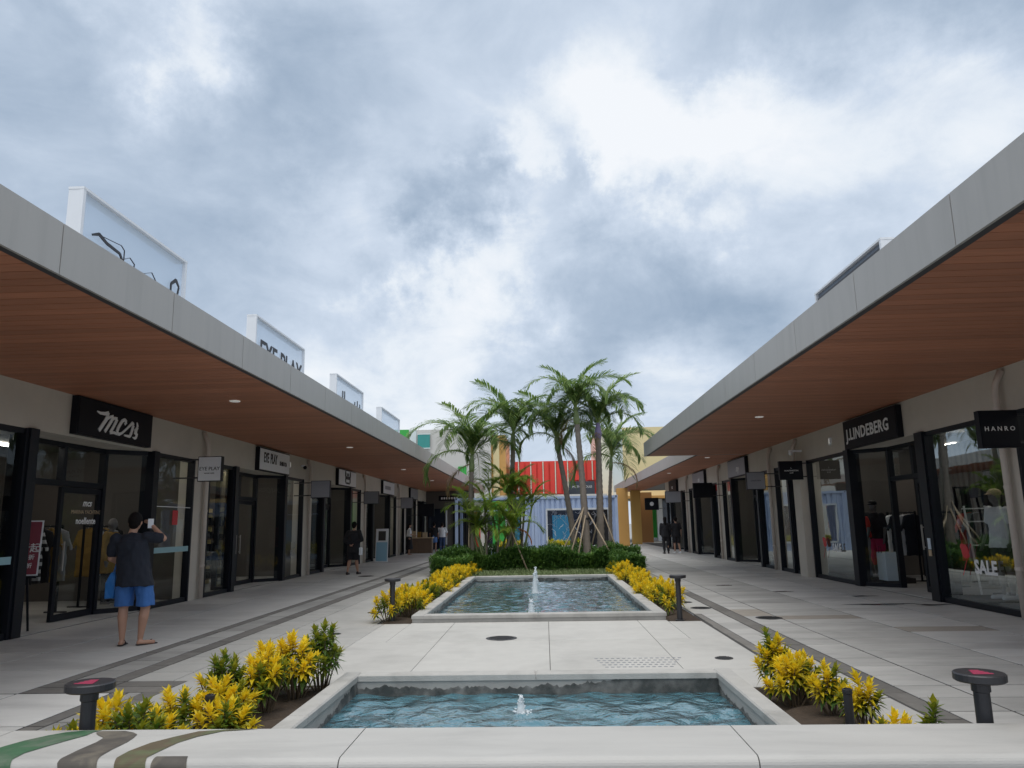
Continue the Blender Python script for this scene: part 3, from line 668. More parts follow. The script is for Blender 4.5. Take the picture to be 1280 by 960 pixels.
def put_frond(me, parent, loc, az, pitch, sc, roll=0):
    o = bpy.data.objects.new('frond', me); COL.objects.link(o); o.parent = parent; o.location = loc
    o.rotation_euler = Euler((roll, pitch, az), 'XYZ'); o.scale = (sc, sc, sc); return o
def palm(x, y, pts, r0, label, nf, sc, seed, shaft='green', meshes=None, tilt=0, stems=None, azs=None):
    """pts: trunk points relative to base; crown at the last"""
    t = thing('palm_tree', label, 'palm tree', (x, y, 0), 0, 'slender palms planted in the hedge bed'); r = random.Random(seed)
    meshes = meshes or FR
    P = [Vector(p) for p in pts]; tr = MB(); tr.sm = True; rp, rr = [], []
    for a, b in zip(P[:-1], P[1:]):
        n = max(3, int((b-a).length/.09))
        for i in range(n): rp.append(a.lerp(b, i/n)); rr.append(0)
    rp.append(P[-1]); rr.append(0); T = len(rp)
    rad = [r0*(1-.32*i/T)*(1.10 if i % 2 else .96)*(1+.5*exp(-i/2.5)) for i in range(T)]
    tr.tube(rp, rad, 9, tone=1); tr.build('trunk', M_trunk, t, world=False)
    top = P[-1]; dirv = (P[-1]-P[-2]).normalized(); sh = MB(); sh.sm = True; hl = .55*sc
    sh.tube([top-dirv*.02, top+dirv*hl*.3, top+dirv*hl*.8, top+dirv*hl], [r0*.72, r0*.95, r0*.6, r0*.4], 9, tone=1.15)
    sh.build('crownshaft', M_purple if shaft == 'purple' else M_shaft, t, world=False)
    cr_ = top+dirv*hl*.95
    for i in range(nf):
        az = azs[i] if azs else i*2.39996+r.uniform(-.35, .35); me = [FR[3], FR[1], FR[5], FR[0], FR[1], FR[0], FR[2], FR[5], FR[2], FR[4], FR[0], FR[4]][i % 12]
        put_frond(me, t, cr_-dirv*.12*(i/nf), az, radians(r.uniform(-8, 8)+tilt), sc*r.uniform(.85, 1.12), r.uniform(-.2, .2))
    if nf > 12:
        o = put_frond(FRB[seed % 2], t, cr_-dirv*.30, 1.0+seed*1.9, radians(6), sc*.8); tag(o, 'dry brown frond hanging below the crown')
    return t
palm(-2.42, 25.3, [(0, 0, 0), (.04, 0, 1.2), (-.02, 0, 2.2), (.02, 0, 3.25)], .105, 'left-most palm of the group, single straight trunk held by one pole', 16, 1.1, 1)
palm(-1.25, 26.3, [(0, 0, 0), (.06, 0, 1.5), (.14, .1, 2.8), (.20, .1, 4.05)], .11, 'second palm from the left, leaning slightly right behind the young clump', 16, 1.12, 2)
palm(1.05, 26.6, [(0, 0, 0), (-.12, 0, 1.5), (-.32, 0, 2.9), (-.50, .1, 4.0)], .115, 'palm left of the propped pair, trunk leaning left', 14, 1.0, 3)
palm(1.38, 25.2, [(0, 0, 0), (-.05, 0, 1.6), (-.12, 0, 3.2), (-.22, 0, 4.75)], .125, 'tallest palm in the middle, ringed by the bracing poles', 15, .98, 4)
palm(1.85, 25.9, [(0, 0, 0), (.02, 0, 1.6), (.04, .1, 3.0), (.06, .1, 4.35)], .135, 'palm with a purple wrapped crown shaft right of the tallest one', 14, 1.0, 5, shaft='purple')
palm(2.50, 29.5, [(0, 0, 0), (.0, 0, 1.4), (.03, 0, 2.6), (.1, 0, 3.5)], .09, 'right-most palm behind the others, crown drooping toward the right arcade', 14, 1.1, 6)
# young multi-stemmed clumps
for cx, cy, hts, n, lab in [(-1.75, 25.0, (1.0, 2.0), 9, 'young bright green palm clump with many stems and one dry orange frond'), (-1.15, 25.8, (1.9, 3.1), 6, 'taller young palm clump just right of the one with the orange frond')]:
    t = thing('young_palm_clump', lab, 'palm', (cx, cy, 0)); r_ = random.Random(9+n)
    if n == 9: clump = t
    for k in range(n):
        bx, by = r_.uniform(-.42, .42), r_.uniform(-.25, .25); top = Vector((bx*1.7+r_.uniform(-.15, .15), by, r_.uniform(*hts))); mb = MB(); mb.sm = True
        mb.tube([(bx, by, 0), (bx*1.15, by, .6), tuple(top)], [.05, .042, .03], 7, tone=r_.uniform(.8, 1.5)); mb.build('stem', M_trunk if k % 2 else M_shaft, t, world=False)
        for j in range(6): put_frond(r_.choice(FRY), t, top-Vector((0, 0, .05)), r_.uniform(0, 6.28), radians(r_.uniform(-12, 15)), r_.uniform(.65, .95))
t = clump
o = put_frond(FRD[0], t, (.30, -.2, 1.25), .05, radians(12), .85); tag(o, 'dry orange frond arching to the right')
# bracing poles
def poles(loc, legs, top, label, strap=None):
    t = thing('bracing_poles', label, 'tree stake', loc)
    for a, b in legs: m = MB(); m.sm = True; m.tube([a, b], [.026, .022], 7); m.build('pole', M_bamboo, t, world=False)
    if strap: m = MB(); m.lathe(strap, [(.13, 0), (.135, .03), (.13, .06)], 12); m.build('strap', M_strap, t, world=False)
poles((-2.50, 25.05, 0), [((0, 0, 0), (.02, .1, 1.75))], None, 'single upright bamboo pole tied to the left-most palm', (.08, .25, 1.5))
poles((-.55, 24.4, 0), [((0, 0, 0), (-.85, .5, 2.1))], None, 'single slanting pole propping the young palm clump from the right')
poles((1.38, 25.2, 0), [((-1.15, -.3, .05), (-.12, -.1, 1.95)), ((-.75, -.6, .0), (-.1, -.12, 2.0)), ((-.45, -.5, 0), (-.05, -.12, 1.75)), ((.95, -.9, 0), (.03, -.14, 1.85)), ((-.2, .9, 0), (-.02, .12, 1.9))],
      None, 'tripod of five thin wooden poles bracing the tallest palm', (0, 0, 1.62))
poles((1.9, 26.0, 0), [((.65, -.5, 0), (.05, -.1, 1.9)), ((-.5, .6, 0), (-.03, .1, 1.9))], None, 'two wooden poles bracing the purple wrapped palm', (.02, 0, 1.62))

# ------------------------------------------------------------------ bollards and covers
def bollard(x, y, label, h=.68, tint=True):
    t = thing('path_light', label, 'bollard light', (x, y, 0), 0, 'round topped path lights beside the pools')
    m = MB(); m.sm = False; m.lathe((0, 0, 0), [(.07, -.01), (.07, .012), (.042, .016), (.040, h-.10), (.047, h-.095), (.047, h-.045)], 18); m.build('post', M_metal, t, world=False)
    m = MB(); m.lathe((0, 0, 0), [(.118, h-.045), (.128, h-.038), (.128, h-.006), (.122, h)], 28); m.build('cap_disc', M_metal, t, world=False)
    if tint:
        m = MB(); r = random.Random(int(x*100))
        for k in range(4): m.box(-.06+.01*k, .045-.008*k, -.06+.03*k, -.042+.03*k, h+.001, h+.003)
        m.build('printed_mark', M_mag, t, world=False)
bollard(-2.55, 4.34, 'round topped path light behind the left end of the ledge, magenta mark on top')
bollard(2.30, 4.36, 'round topped path light behind the right end of the ledge, magenta mark on top')
bollard(-2.47, 12.45, 'round topped path light at the front left corner of the far pool', tint=False)
bollard(2.05, 12.25, 'round topped path light at the front right corner of the far pool', tint=False)
for x, y, lb in [(-2.42, 5.62, 'short black garden spike light among the yellow crotons on the left'), (2.06, 5.62, 'short black garden spike light in the right near bed')]:
    t = thing('spike_light', lb, 'garden light', (x, y, -.02), 0, 'short black garden lights'); m = MB()
    m.lathe((0, 0, 0), [(.030, 0), (.030, .33), (.034, .335), (.034, .36), (.028, .362)], 14); m.build('body', M_metal, t, world=False)
    m = MB(); m.lathe((0, 0, 0), [(.024, .3625), (.024, .366)], 14); m.build('lens', M_fdark, t, world=False)
for x, y, r, nm, lb in [(-.62, 10.59, .21, 'manhole_cover', 'round dark manhole cover in the pale paving between the pools'),
                    (2.70, 13.9, .18, 'drain_cover', 'round dark cover on the paving right of the far pool light'), (2.62, 14.9, .12, 'drain_cover', 'small dark cover just beyond the larger one right of the far pool'),
                    (3.45, 12.4, .20, 'drain_cover', 'round dark cover beside the brown stained slab'), (1.95, 8.9, .10, 'drain_cover', 'small round cover near the back right corner of the near pool'),
                    (-3.05, 11.2, .09, 'drain_cover', 'small dark cover in the paving behind the left crotons'), (-3.05, 13.9, .15, 'drain_cover', 'round dark cover left of the far pool path light'),
                    (-5.6, 24.0, .25, 'manhole_cover', 'round cover in the left walkway near the walking woman')]:
    t = thing(nm, lb, 'manhole cover' if 'man' in nm else 'drain cover', (x, y, .002)); m = MB()
    m.lathe((0, 0, 0), [(r, 0), (r, .003), (r-.01, .005)], 28); m.build('lid', M_asphalt, t, world=False)
    m = MB()
    for k in range(-3, 4):
        w = sqrt(max(0, (r*.8)**2-(k*r*.23)**2)); m.box(-w, w, k*r*.23-.006, k*r*.23+.006, .005, .009)
    m.build('rib', M_asphalt, t, world=False)
mb = MB()
for j in range(5):
    for k in range(16-j):
        x = .52+.062*k+j*.02; y = 8.95-.13*j+.012*k*0; mb.box(x, x+.035, y, y+.02, .0005, .0035)
tag(mb.build('drain_slots', M_signgrey), 'grid of tiny dark drain slots in the paving behind the near pool', 'drain', None, 'stuff')

# ------------------------------------------------------------------ arcades
def arcade(side, xw, xf, segs, name, label, bays, y_end):
    s = side      # -1: left wall, +1: right wall.  depth d>0 goes into the shop
    def X(d): return xw+s*d
    root = thing(name, label, 'shopping arcade', (xw, 20, 0)); r = random.Random(11+s)
    # upper wall
    y0w = 1.0
    mb = MB(); mb.box(X(0), X(.32), y0w, y_end, 3.06, 3.90, 1.0); mb.build('upper_wall', M_wall, root)
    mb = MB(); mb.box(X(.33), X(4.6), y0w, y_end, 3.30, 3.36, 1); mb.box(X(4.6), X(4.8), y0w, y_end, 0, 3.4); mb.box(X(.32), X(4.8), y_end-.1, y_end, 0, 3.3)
    mb.build('shop_back_wall', M_int, root)
    mb = MB(); mb.box(X(.05), X(4.6), y0w, y_end, -.012, .004); mb.build('shop_floor', M_walk, root)
    # roof slab and soffit
    for (ya, yb, xfa) in segs:
        mb = MB(); mb.box(X(4.9), xfa-s*(-.06), ya+.02, yb-.02, 3.80, 4.12); mb.build('roof_slab', M_roof, root)
        mb = MB(); mb.box(xfa+s*.05, xfa+s*.12, ya+.01, yb-.01, 3.74, 3.80); mb.build('shadow_gap_trim', M_gap, root)
        mb = MB(); mb.box(xfa+s*.125, X(0), ya+.01, yb-.01, 3.777, 3.80, .25); mb.build('soffit_backing', M_gap, root)
        y = ya; i = 0; st = MB(); pw = .19
        sof = MB(); sof.box(xfa+s*.10, xfa+s*.125, ya, yb, 3.742, 3.777); sof = sof.build('soffit', M_gap, root)
        while y < yb-.01:
            ye = min(y+pw, yb); tn = r.uniform(.86, 1.12)
            if y < 14: MB().box(xfa+s*.13, X(0)-s*.003, y+.006, ye-.006, 3.75, 3.772, tn).build('plank', M_plank, sof)
            else: st.box(xfa+s*.13, X(0)-s*.003, y+.005, ye-.005, 3.75, 3.772, tn)
            y = ye
        if st.v: st.build('distant_planks', M_plank, sof, kind='stuff')
        # fascia
        y = ya+(1.09 if ya < 3 else 0); cuts = [ya]
        while y < yb-.3:
            if y > ya: cuts.append(y)
            y += 2.04
        cuts.append(yb); fz = MB().box(xfa+s*.03, xfa+s*.05, ya, yb, 3.74, 4.19).build('fascia', M_gap, root)
        for a, b in zip(cuts[:-1], cuts[1:]): MB().box(xfa, xfa+s*.03, a+.006, b-.006, 3.73, 4.2, r.uniform(.97, 1.03)).build('fascia_panel', M_fascia, fz)
        MB().box(xfa+s*.03, xfa+s*.30, ya+.01, yb-.01, 4.191, 4.21).build('roof_flashing', M_fascia, root)
        if ya > 20: MB().box(xfa+s*.05, X(0), ya-.02, ya+.008, 3.742, 4.19, 1).build('canopy_end_panel', M_fascia, root)
        MB().box(xfa+s*.05, X(0), yb-.008, yb+.02, 3.742, 4.19, 1).build('canopy_end_panel', M_fascia, root)
    # bays
    for (a, kind, items) in bays:
        sf = bpy.data.objects.new('shopfront', None); COL.objects.link(sf); sf.parent = root; sf.location = (0, a-20, 0)
        fr = MB(); recess = None
        def pane(p, q, z0=.09, z1=3.0, nm='window_pane'):
            (xa, ya), (xb, yb) = p, q; m = MB(); m.add([(xa, ya, z0), (xb, yb, z0), (xb, yb, z1), (xa, ya, z1)], [(0, 1, 2, 3)]); m.build(nm, M_glass, sf)
        for it in items:
            k = it[0]
            if k == 'pier':
                MB().box(X(-.02 if len(it) < 4 else -it[3]), X(.32), it[1], it[2], 0, 3.058, 1.05).build('pier', M_wall, sf)
            elif k == 'pipe':
                m = MB(); m.sm = True; yy = it[1]; m.tube([(X(-.11), yy, 0.02), (X(-.11), yy, 3.35), (X(-.10), yy-.02, 3.50), (X(-.03), yy-.09, 3.70)], .052, 10); m.build('drainpipe', M_pipe, sf)
                for z in (.7, 1.9, 3.1): m = MB(); m.lathe((X(-.11), yy, z), [(.058, 0), (.060, .03), (.058, .05)], 10); m.build('pipe_collar', M_pipe, sf)
            elif k == 'glass':
                ya, yb = it[1], it[2]; fr.box(X(-.0), X(.09), ya, yb, .0, .09); fr.box(X(-.0), X(.09), ya, yb, 2.98, 3.06)
                pane((X(.045), ya), (X(.045), yb)); fr.box(X(-.03), X(.12), ya, ya+.06, 0, 3.06); fr.box(X(-.03), X(.12), yb-.06, yb, 0, 3.06)
            elif k == 'post': fr.box(X(-.06), X(.2), it[1], it[2], 0, 3.07)
            elif k == 'recess':
                ya, yb = it[1], it[2]; dd = .65; k0, k1 = ya+.45, yb-.55; op = it[3] if len(it) > 3 else ()
                MB().box(X(.32), X(dd+.2), ya-.1, yb+.1, 3.061, 3.12, 1.1).build('recess_ceiling', M_wall, sf)
                for (p, q) in (((X(.1), ya), (X(dd), k0)), ((X(dd), k1), (X(.1), yb))):
                    for z in (.045, 3.02): fr.bar((*p, z), (*q, z), .09, .09)
                    pane(p, q)
                for yy in (k0, k1): fr.box(X(dd-.06), X(dd+.06), yy-.05, yy+.05, 0, 3.06)
                fr.box(X(dd-.05), X(dd+.05), k0, k1, 2.98, 3.06); fr.box(X(dd-.052), X(dd+.052), k0, k1, 2.30, 2.40)
                ym = (k0+k1)/2; fr.box(X(dd-.055), X(dd+.055), ym-.05, ym+.05, 2.4, 3.0)
                pane((X(dd), k0), (X(dd), ym), 2.4, 2.98); pane((X(dd), ym), (X(dd), k1), 2.4, 2.98)
                for li, (p, q) in enumerate(((k0+.05, ym), (ym, k1-.05))):
                    if li in op: continue
                    d_ = MB(); e = .085; d_.box(X(dd-.03), X(dd+.03), p, p+e, .01, 2.29); d_.box(X(dd-.03), X(dd+.03), q-e, q, .01, 2.29)
                    d_.box(X(dd-.03), X(dd+.03), p+e, q-e, .01, .12); d_.box(X(dd-.03), X(dd+.03), p+e, q-e, 2.19, 2.29); do = d_.build('door_leaf', M_frame, sf)
                    # (door glass and handle are parts of the shopfront, the deepest level left)
                    m = MB(); m.add([(X(dd), p+e, .12), (X(dd), q-e, .12), (X(dd), q-e, 2.19), (X(dd), p+e, 2.19)], [(0, 1, 2, 3)]); m.build('door_pane', M_glass, sf)
                    hy = q-.14 if li == 0 else p+.14
                    m = MB(); m.bar((X(dd-.07), hy, .85), (X(dd-.07), hy, 1.35), .025); m.bar((X(dd-.07), hy, .9), (X(dd-.03), hy, .9), .02); m.bar((X(dd-.07), hy, 1.3), (X(dd-.03), hy, 1.3), .02); m.build('door_handle', M_fascia, sf)
            elif k == 'part':
                MB().box(X(.34), X(4.6), it[1]-.06, it[1]+.06, .005, 3.3).build('partition_wall', M_int, sf)
            elif k == 'lamps':
                for yy in it[1:]:
                    m = MB(); m.box(X(1.2), X(1.28), yy-.5, yy+.5, 3.24, 3.29); m.box(X(3.0), X(3.08), yy-.5, yy+.5, 3.24, 3.29); m.box(X(.42), X(.45), yy-.3, yy+.3, 3.27, 3.29); m.build('ceiling_lamp_and_fill', M_lamp, sf)  # the short front strip is an added fill for the window mannequins
            elif k == 'back':
                MB().box(X(it[3] if len(it) > 3 else 3.2), X((it[3] if len(it) > 3 else 3.2)+.06), it[1], it[2], .005, 3.28).build('display_wall', it[4] if len(it) > 4 else M_intwarm, sf)
        if fr.v: fr.build('shopfront_frame', M_frame, sf)
    return root, X
LW, RW = -7.78, 7.10
def std_bay(y, opn=(), back=None):
    it = [('pier', y-.4, y+.35), ('pipe', y+.02), ('glass', y+.35, y+1.8), ('post', y+1.8, y+2.0), ('recess', y+2.0, y+5.5, opn), ('post', y+5.5, y+5.7), ('glass', y+5.7, y+7.35), ('part', y), ('lamps', y+2.6, y+5.6)]
    if back: it.append(back)
    return (y, 'std', it)
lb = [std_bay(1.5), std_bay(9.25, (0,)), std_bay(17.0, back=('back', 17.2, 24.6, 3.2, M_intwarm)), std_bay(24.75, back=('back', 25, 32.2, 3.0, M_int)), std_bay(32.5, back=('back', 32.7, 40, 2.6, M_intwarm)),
      (40.2, 'end', [('pier', 39.85, 40.6), ('pipe', 40.25), ('glass', 40.6, 42.2), ('pier', 42.2, 42.6), ('glass', 42.6, 44.2), ('post', 44.2, 44.4), ('glass', 44.4, 46.0), ('part', 40.2), ('lamps', 42)]),
      (46.0, 'end', [('pier', 46.0, 46.5), ('glass', 46.5, 48.6), ('post', 48.6, 49.0), ('glass', 49.0, 51.2), ('pier', 51.2, 51.7), ('glass', 51.7, 54.0), ('pier', 54.0, 56.0), ('part', 46.1)])]
arcL, XL = arcade(-1, LW, -4.2, [(1.0, 54.0, -4.2)], 'shop_arcade', 'left row of shops under a long brown timber soffit with grey metal fascia', lb, 56.0)
def rb_bay(y, m=None):
    it = [('pier', y-.35, y+.3), ('pipe', y-.1), ('glass', y+.3, y+1.5), ('post', y+1.5, y+1.7), ('recess', y+1.7, y+5.0), ('post', y+5.0, y+5.2), ('glass', y+5.2, y+6.6), ('part', y), ('lamps', y+2.4, y+5)]
    if m: it.append(m)
    return (y, 'std', it)
rb = [(3.0, 'n', [('glass', 1.2, 5), ('pier', 5, 5.5), ('glass', 5.5, 9.6), ('part', 5.2), ('part', 11.75)]),
      (9.6, 'n', [('pier', 9.6, 10.0), ('glass', 10.0, 11.6), ('lamps', 10.5)]),
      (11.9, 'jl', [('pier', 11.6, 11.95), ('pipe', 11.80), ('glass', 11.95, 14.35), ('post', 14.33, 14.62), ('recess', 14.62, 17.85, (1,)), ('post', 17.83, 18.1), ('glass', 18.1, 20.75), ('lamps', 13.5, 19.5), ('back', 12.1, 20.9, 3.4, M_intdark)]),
      (21.0, 'sm', [('pier', 20.75, 21.35, .22), ('pipe', 21.5), ('glass', 21.6, 22.3), ('post', 22.3, 22.45), ('glass', 22.45, 23.65), ('part', 21.0), ('lamps', 22.4), ('back', 21.2, 23.8, 2.2, M_int)]),
      rb_bay(24.0, ('back', 24.2, 30.8, 2.6, M_intwarm)), rb_bay(31.0, ('back', 31.2, 37.8, 2.6, M_int)), rb_bay(38.0, ('back', 38.2, 44.6, 2.6, M_intdark))]
arcR, XR = arcade(1, RW, 3.5, [(1.0, 26.4, 3.5), (26.43, 57.0, 5.22)], 'shop_arcade', 'right row of shops under a stepped brown timber soffit with grey metal fascia', rb, 45.0)
# soffit downlights
for sx, pts in ((-1, [(-5.45, 13.05), (-5.5, 21.3), (-5.6, 30.2), (-5.6, 38)]), (1, [(4.8, 16.8), (5.9, 27.5), (5.9, 36)])):
    for x, y in pts:
        m = MB(); m.lathe((x, y, 3.735), [(.085, 0), (.095, .008), (.095, .02)], 18); o = m.build('downlight', M_lampw, arcL if sx < 0 else arcR)

# ------------------------------------------------------------------ signs
def wall_sign(side, xw, y0, y1, z0, z1, dep, label, face, rim, name='shop_sign'):
    s = side; t = thing(name, label, 'shop sign', (xw, (y0+y1)/2, z0), 0, 'box signs above the shop doors'); xo = xw-s*dep
    MB().box(xw-s*.004, xo, y0, y1, z0, z1).build('sign_box', rim, t)
    MB().box(xo, xo-s*.008, y0+.03, y1-.03, z0+.03, z1-.03).build('sign_face', face, t); return t, xo-s*.009
UP = (0, 0, 1)
t, xo = wall_sign(-1, LW, 12.05, 14.45, 3.10, 3.735, .12, 'big black box sign with white brushed script letters, nearest on the left', M_signblack, M_signblack)
mb = MB()
def fnL(u, v, h): return (xo+h, u*1.0365, 1.5+(v-1.5)*1.0365)
for st_, ws in [([(12.12, 3.475), (12.22, 3.455), (12.36, 3.465), (12.45, 3.495), (12.40, 3.38), (12.21, 3.165)], [.012, .035, .045, .04, .055, .05]),
                ([(12.40, 3.36), (12.50, 3.43), (12.60, 3.445), (12.56, 3.38), (12.38, 3.165)], [.02, .035, .05, .05, .045]), ([(12.56, 3.37), (12.64, 3.43), (12.72, 3.42), (12.66, 3.32), (12.54, 3.165), (12.66, 3.18), (12.74, 3.165)], [.02, .035, .05, .045, .04, .035, .03]),
                ([(12.97, 3.36), (13.02, 3.41), (12.96, 3.445), (12.88, 3.41), (12.78, 3.29), (12.74, 3.20), (12.80, 3.165), (12.90, 3.20), (13.05, 3.30), (13.22, 3.425), (13.25, 3.38), (13.20, 3.24), (13.16, 3.17), (12.98, 3.17)], [.03, .04, .04, .045, .05, .045, .04, .03, .03, .04, .045, .04, .04, .02]),
                ([(13.37, 3.45), (13.40, 3.37), (13.36, 3.31), (13.31, 3.275), (13.38, 3.25), (13.38, 3.19), (13.34, 3.155), (13.26, 3.165)], [.012, .045, .05, .06, .055, .04, .035, .012])]:
    stroke_mb(mb, st_, [w*1.35 for w in ws], fnL)
mb.build('lettering', M_letter, t)
t, xo = wall_sign(-1, LW, 20.15, 22.6, 3.07, 3.70, .12, 'white box sign with narrow black capitals above the second left shop', M_white, M_signblack)
text_obj('EYE  PLAY', .38, M_letterdk, t, (xo+.002, 20.98, 3.43), (0, 1, 0), UP, sx=.62, bold=.010); text_obj('SHIBUYA', .16, M_letterdk, t, (xo+.002, 22.02, 3.36), (0, 1, 0), UP, bold=.006, sx=.95)
t, xo = wall_sign(-1, LW, 28.15, 30.8, 3.07, 3.70, .12, 'white box sign with a black castle shaped emblem on the third left shop', M_white, M_signblack)
mb = MB()
def fn3(u, v, h): return (xo+h, 29.45+u, 3.14+v)
for poly in ([(-.42, .30), (-.30, .30), (-.30, .52), (-.42, .50)], [(-.40, .12), (-.28, .02), (-.26, .44), (-.36, .44)], [(.42, .30), (.30, .30), (.30, .52), (.42, .50)], [(.40, .12), (.28, .02), (.26, .44), (.36, .44)],
             [(-.26, .20), (.26, .20), (.22, .32), (-.22, .32)], [(-.12, .33), (.12, .33), (.09, .44), (-.09, .44)], [(-.2, .02), (.2, .02), (.2, .09), (-.2, .09)]): mb.prism(poly, fn3, .012)
mb.build('emblem', M_letterdk, t)
t, xo = wall_sign(-1, LW, 36.1, 38.8, 3.06, 3.70, .12, 'pale grey box sign with faded lettering on the fourth left shop', M_white, M_signblack)
MB().box(xo, xo+.004, 36.5, 37.8, 3.29, 3.46).build('lettering', M_signgrey, t)
t, xo = wall_sign(-1, LW, 43.6, 46.2, 3.06, 3.70, .12, 'dark box sign on the fifth left shop, before the rear group', M_signgrey, M_signblack)
# end-of-row overhead sign facing the camera
t = thing('hanging_sign', 'long black overhead sign with small white marks at the end of the left arcade', 'shop sign', (-5.95, 48, 3.05)); MB().box(-6.65, -5.3, 48.0, 48.2, 3.05, 3.36).build('sign_box', M_signblack, t)
mb = MB()
for k in range(7): mb.box(-6.5+.16*k, -6.40+.16*k, 47.985, 47.999, 3.14, 3.27)
mb.build('lettering', M_letter, t)
def blade(side, xw, y, x_out, z0, z1, w, face, label, txt=None, tm=None, size=.12, edge=None, sx=1.0):
    s = side; x1 = xw-s*(x_out); x2 = x1-s*w; a, b = min(x1, x2), max(x1, x2); t = thing('blade_sign', label, 'shop sign', ((a+b)/2, y, z0), 0, 'small square signs hung beside the shop doors')
    MB().box(a, b, y, y+.12, z0, z1).build('sign_box', edge or M_signblack, t); MB().box(a+.015, b-.015, y-.006, y, z0+.015, z1-.015).build('sign_face', face, t)
    m = MB(); m.bar((xw, y+.06, z1-.06), (x1, y+.06, z1-.06), .03); m.bar((xw, y+.06, z0+.08), (x1, y+.06, z0+.08), .03); m.build('bracket', M_metal, t)
    if txt:
        for (tx, sz, dz) in txt: text_obj(tx, sz, tm, t, ((a+b)/2, y-.008, (z0+z1)/2+dz), (1, 0, 0), UP, sx=sx, ext=.002, bold=.0005)
    return t
blade(-1, LW, 15.6, .55, 2.50, 3.02, .50, M_white, 'white square blade sign with black capitals beside the nearest left drainpipe', [('EYE PLAY', .105, .0), ('eyewear studio', .035, -.09)], M_letterdk)
blade(-1, LW, 23.4, .55, 2.42, 2.95, .60, M_signgrey, 'grey glassy blade sign on the second drainpipe of the left arcade')
blade(-1, LW, 30.6, .5, 2.42, 2.92, .60, M_signgrey, 'pale lilac blade sign hanging before the fourth left shop')
blade(-1, LW, 38.6, .5, 2.40, 2.95, .62, M_signgrey, 'light blade sign farthest along the left arcade before the counter')
blade(-1, LW, 43.4, .6, 2.05, 2.75, .9, M_signblack, 'black blade sign above the customers at the left counter')
blade(1, RW, 11.1, .26, 2.46, 3.0, .54, M_signblack, 'black blade sign with thin white serif capitals at the far right edge', [('H A N R O', .092, .0)], M_letter, sx=1.0)
blade(1, RW, 20.7, .14, 2.55, 3.05, .62, M_signblack, 'black blade sign with tiny white writing next to the grey pilaster', [('L', .05, .06), ('HUNTINGTON', .055, -.01), ('CLUB', .04, -.07)], M_letter)
blade(1, RW, 23.0, .5, 2.40, 2.92, .55, M_signgrey, 'grey blade sign with a dark line of writing, second along the right arcade', [('COLLECTION', .05, .0)], M_letterdk)
blade(1, RW, 30.2, .5, 2.40, 2.98, .75, M_signblack, 'navy blade sign, third along the right arcade')
blade(1, RW, 37.2, .5, 2.40, 2.95, .75, M_signgrey, 'dark framed blade sign, fourth along the right arcade')
t = blade(1, RW, 45.2, .4, 2.2, 2.9, .8, M_signblack, 'black blade sign with a round white mark near the green wall')
m = MB(); m.ball((6.3, 45.19, 2.55), (.12, .01, .12)); m.build('emblem', M_letter, t)
t, xo = wall_sign(1, RW, 15.1, 17.78, 3.06, 3.70, .12, 'black box sign with bold white capitals above the mannequin shop on the right', M_signblack, M_signblack)
text_obj('J.LINDEBERG', .35, M_letter, t, (xo-.002, 16.52, 3.36), (0, -1, 0), UP, sx=1.02, bold=.008, space=1.08)
for i, (a, b, f, lb_) in enumerate([(26.6, 29.1, M_signgrey, 'grey box sign above the second wide shop on the right'), (33.5, 36.1, M_signgrey, 'grey box sign with a white mark on the third wide right shop'), (40.6, 43.0, M_signblack, 'dark box sign farthest down the right arcade')]):
    t, xo = wall_sign(1, RW, a, b, 3.06, 3.70, .12, lb_, f, M_signblack)
    if i < 2: text_obj(['my', 'mk'][i], .34, M_letter, t, (xo-.002, (a+b)/2-.2, 3.34), (0, -1, 0), UP, shear=.3)
    else: text_obj('mc', .3, M_letter, t, (xo-.002, (a+b)/2, 3.34), (0, -1, 0), UP)
# rooftop box signs
def roof_sign(s, x, y0, y1, z1, face, label, txt=None):
    t = thing('roof_sign', label, 'roof sign', (x, (y0+y1)/2, 4.12), 0, 'box signs standing on the canopy roofs'); xb = x+s*.17
    fr = MB(); e = .05
    fr.box(x+s*.0305, xb, y0, y0+.02, 4.2, z1-.032); fr.box(x-s*.02, x+s*.03, y0-.003, y0+e, 4.2, z1-.032); fr.box(x-s*.02, x+s*.03, y1-e, y1+.003, 4.2, z1-.032); fr.box(x-s*.023, xb+s*.003, y0-.005, y1+.005, z1-.031, z1); fr.build('frame', M_white, t)
    MB().box(x+s*.032, x+s*.040, y0+.022, y1-.01, 4.2, z1-.034).build('light_box', face, t)
    m = MB()
    for yy in (y0+.4, y1-.4): m.box(x+s*.1, x+s*.16, yy, yy+.06, 4.12, 4.21)
    m.build('leg', M_metal, t); return t, x-s*.004
t, xo = roof_sign(-1, -5.5, 8.36, 11.05, 5.63, M_sheet, 'nearest white roof sign on the left canopy with cut off black script')
mb = MB()
def fnr(u, v, h): return (xo+.0+h, 8.25+u, 4.45+v)
for st_, ws in [([(.36, .66), (.50, .72), (.68, .665), (.98, .64), (1.1, .50), (.9, .0)], [.05, .09, .085, .075, .08, .08]), ([(.48, .71), (1.0, .76), (1.08, .72), (1.08, .60), (.95, .1)], [.012, .012, .015, .02, .06]), ([(1.08, .60), (1.22, .67), (1.34, .62), (1.28, .1)], [.012, .014, .02, .05]),
                ([(1.6, .58), (1.80, .66), (1.94, .56), (1.9, .1)], [.012, .014, .02, .05]), ([(2.36, .42), (2.36, .68), (2.50, .78), (2.6, .70), (2.5, .3)], [.05, .09, .11, .07, .05])]: stroke_mb(mb, st_, [w_*.5 for w_ in ws], fnr)
mb.build('lettering', M_letterdk, t)
t, xo = roof_sign(-1, -5.5, 13.95, 16.95, 5.60, M_sheet, 'second white roof sign on the left canopy with black capitals')
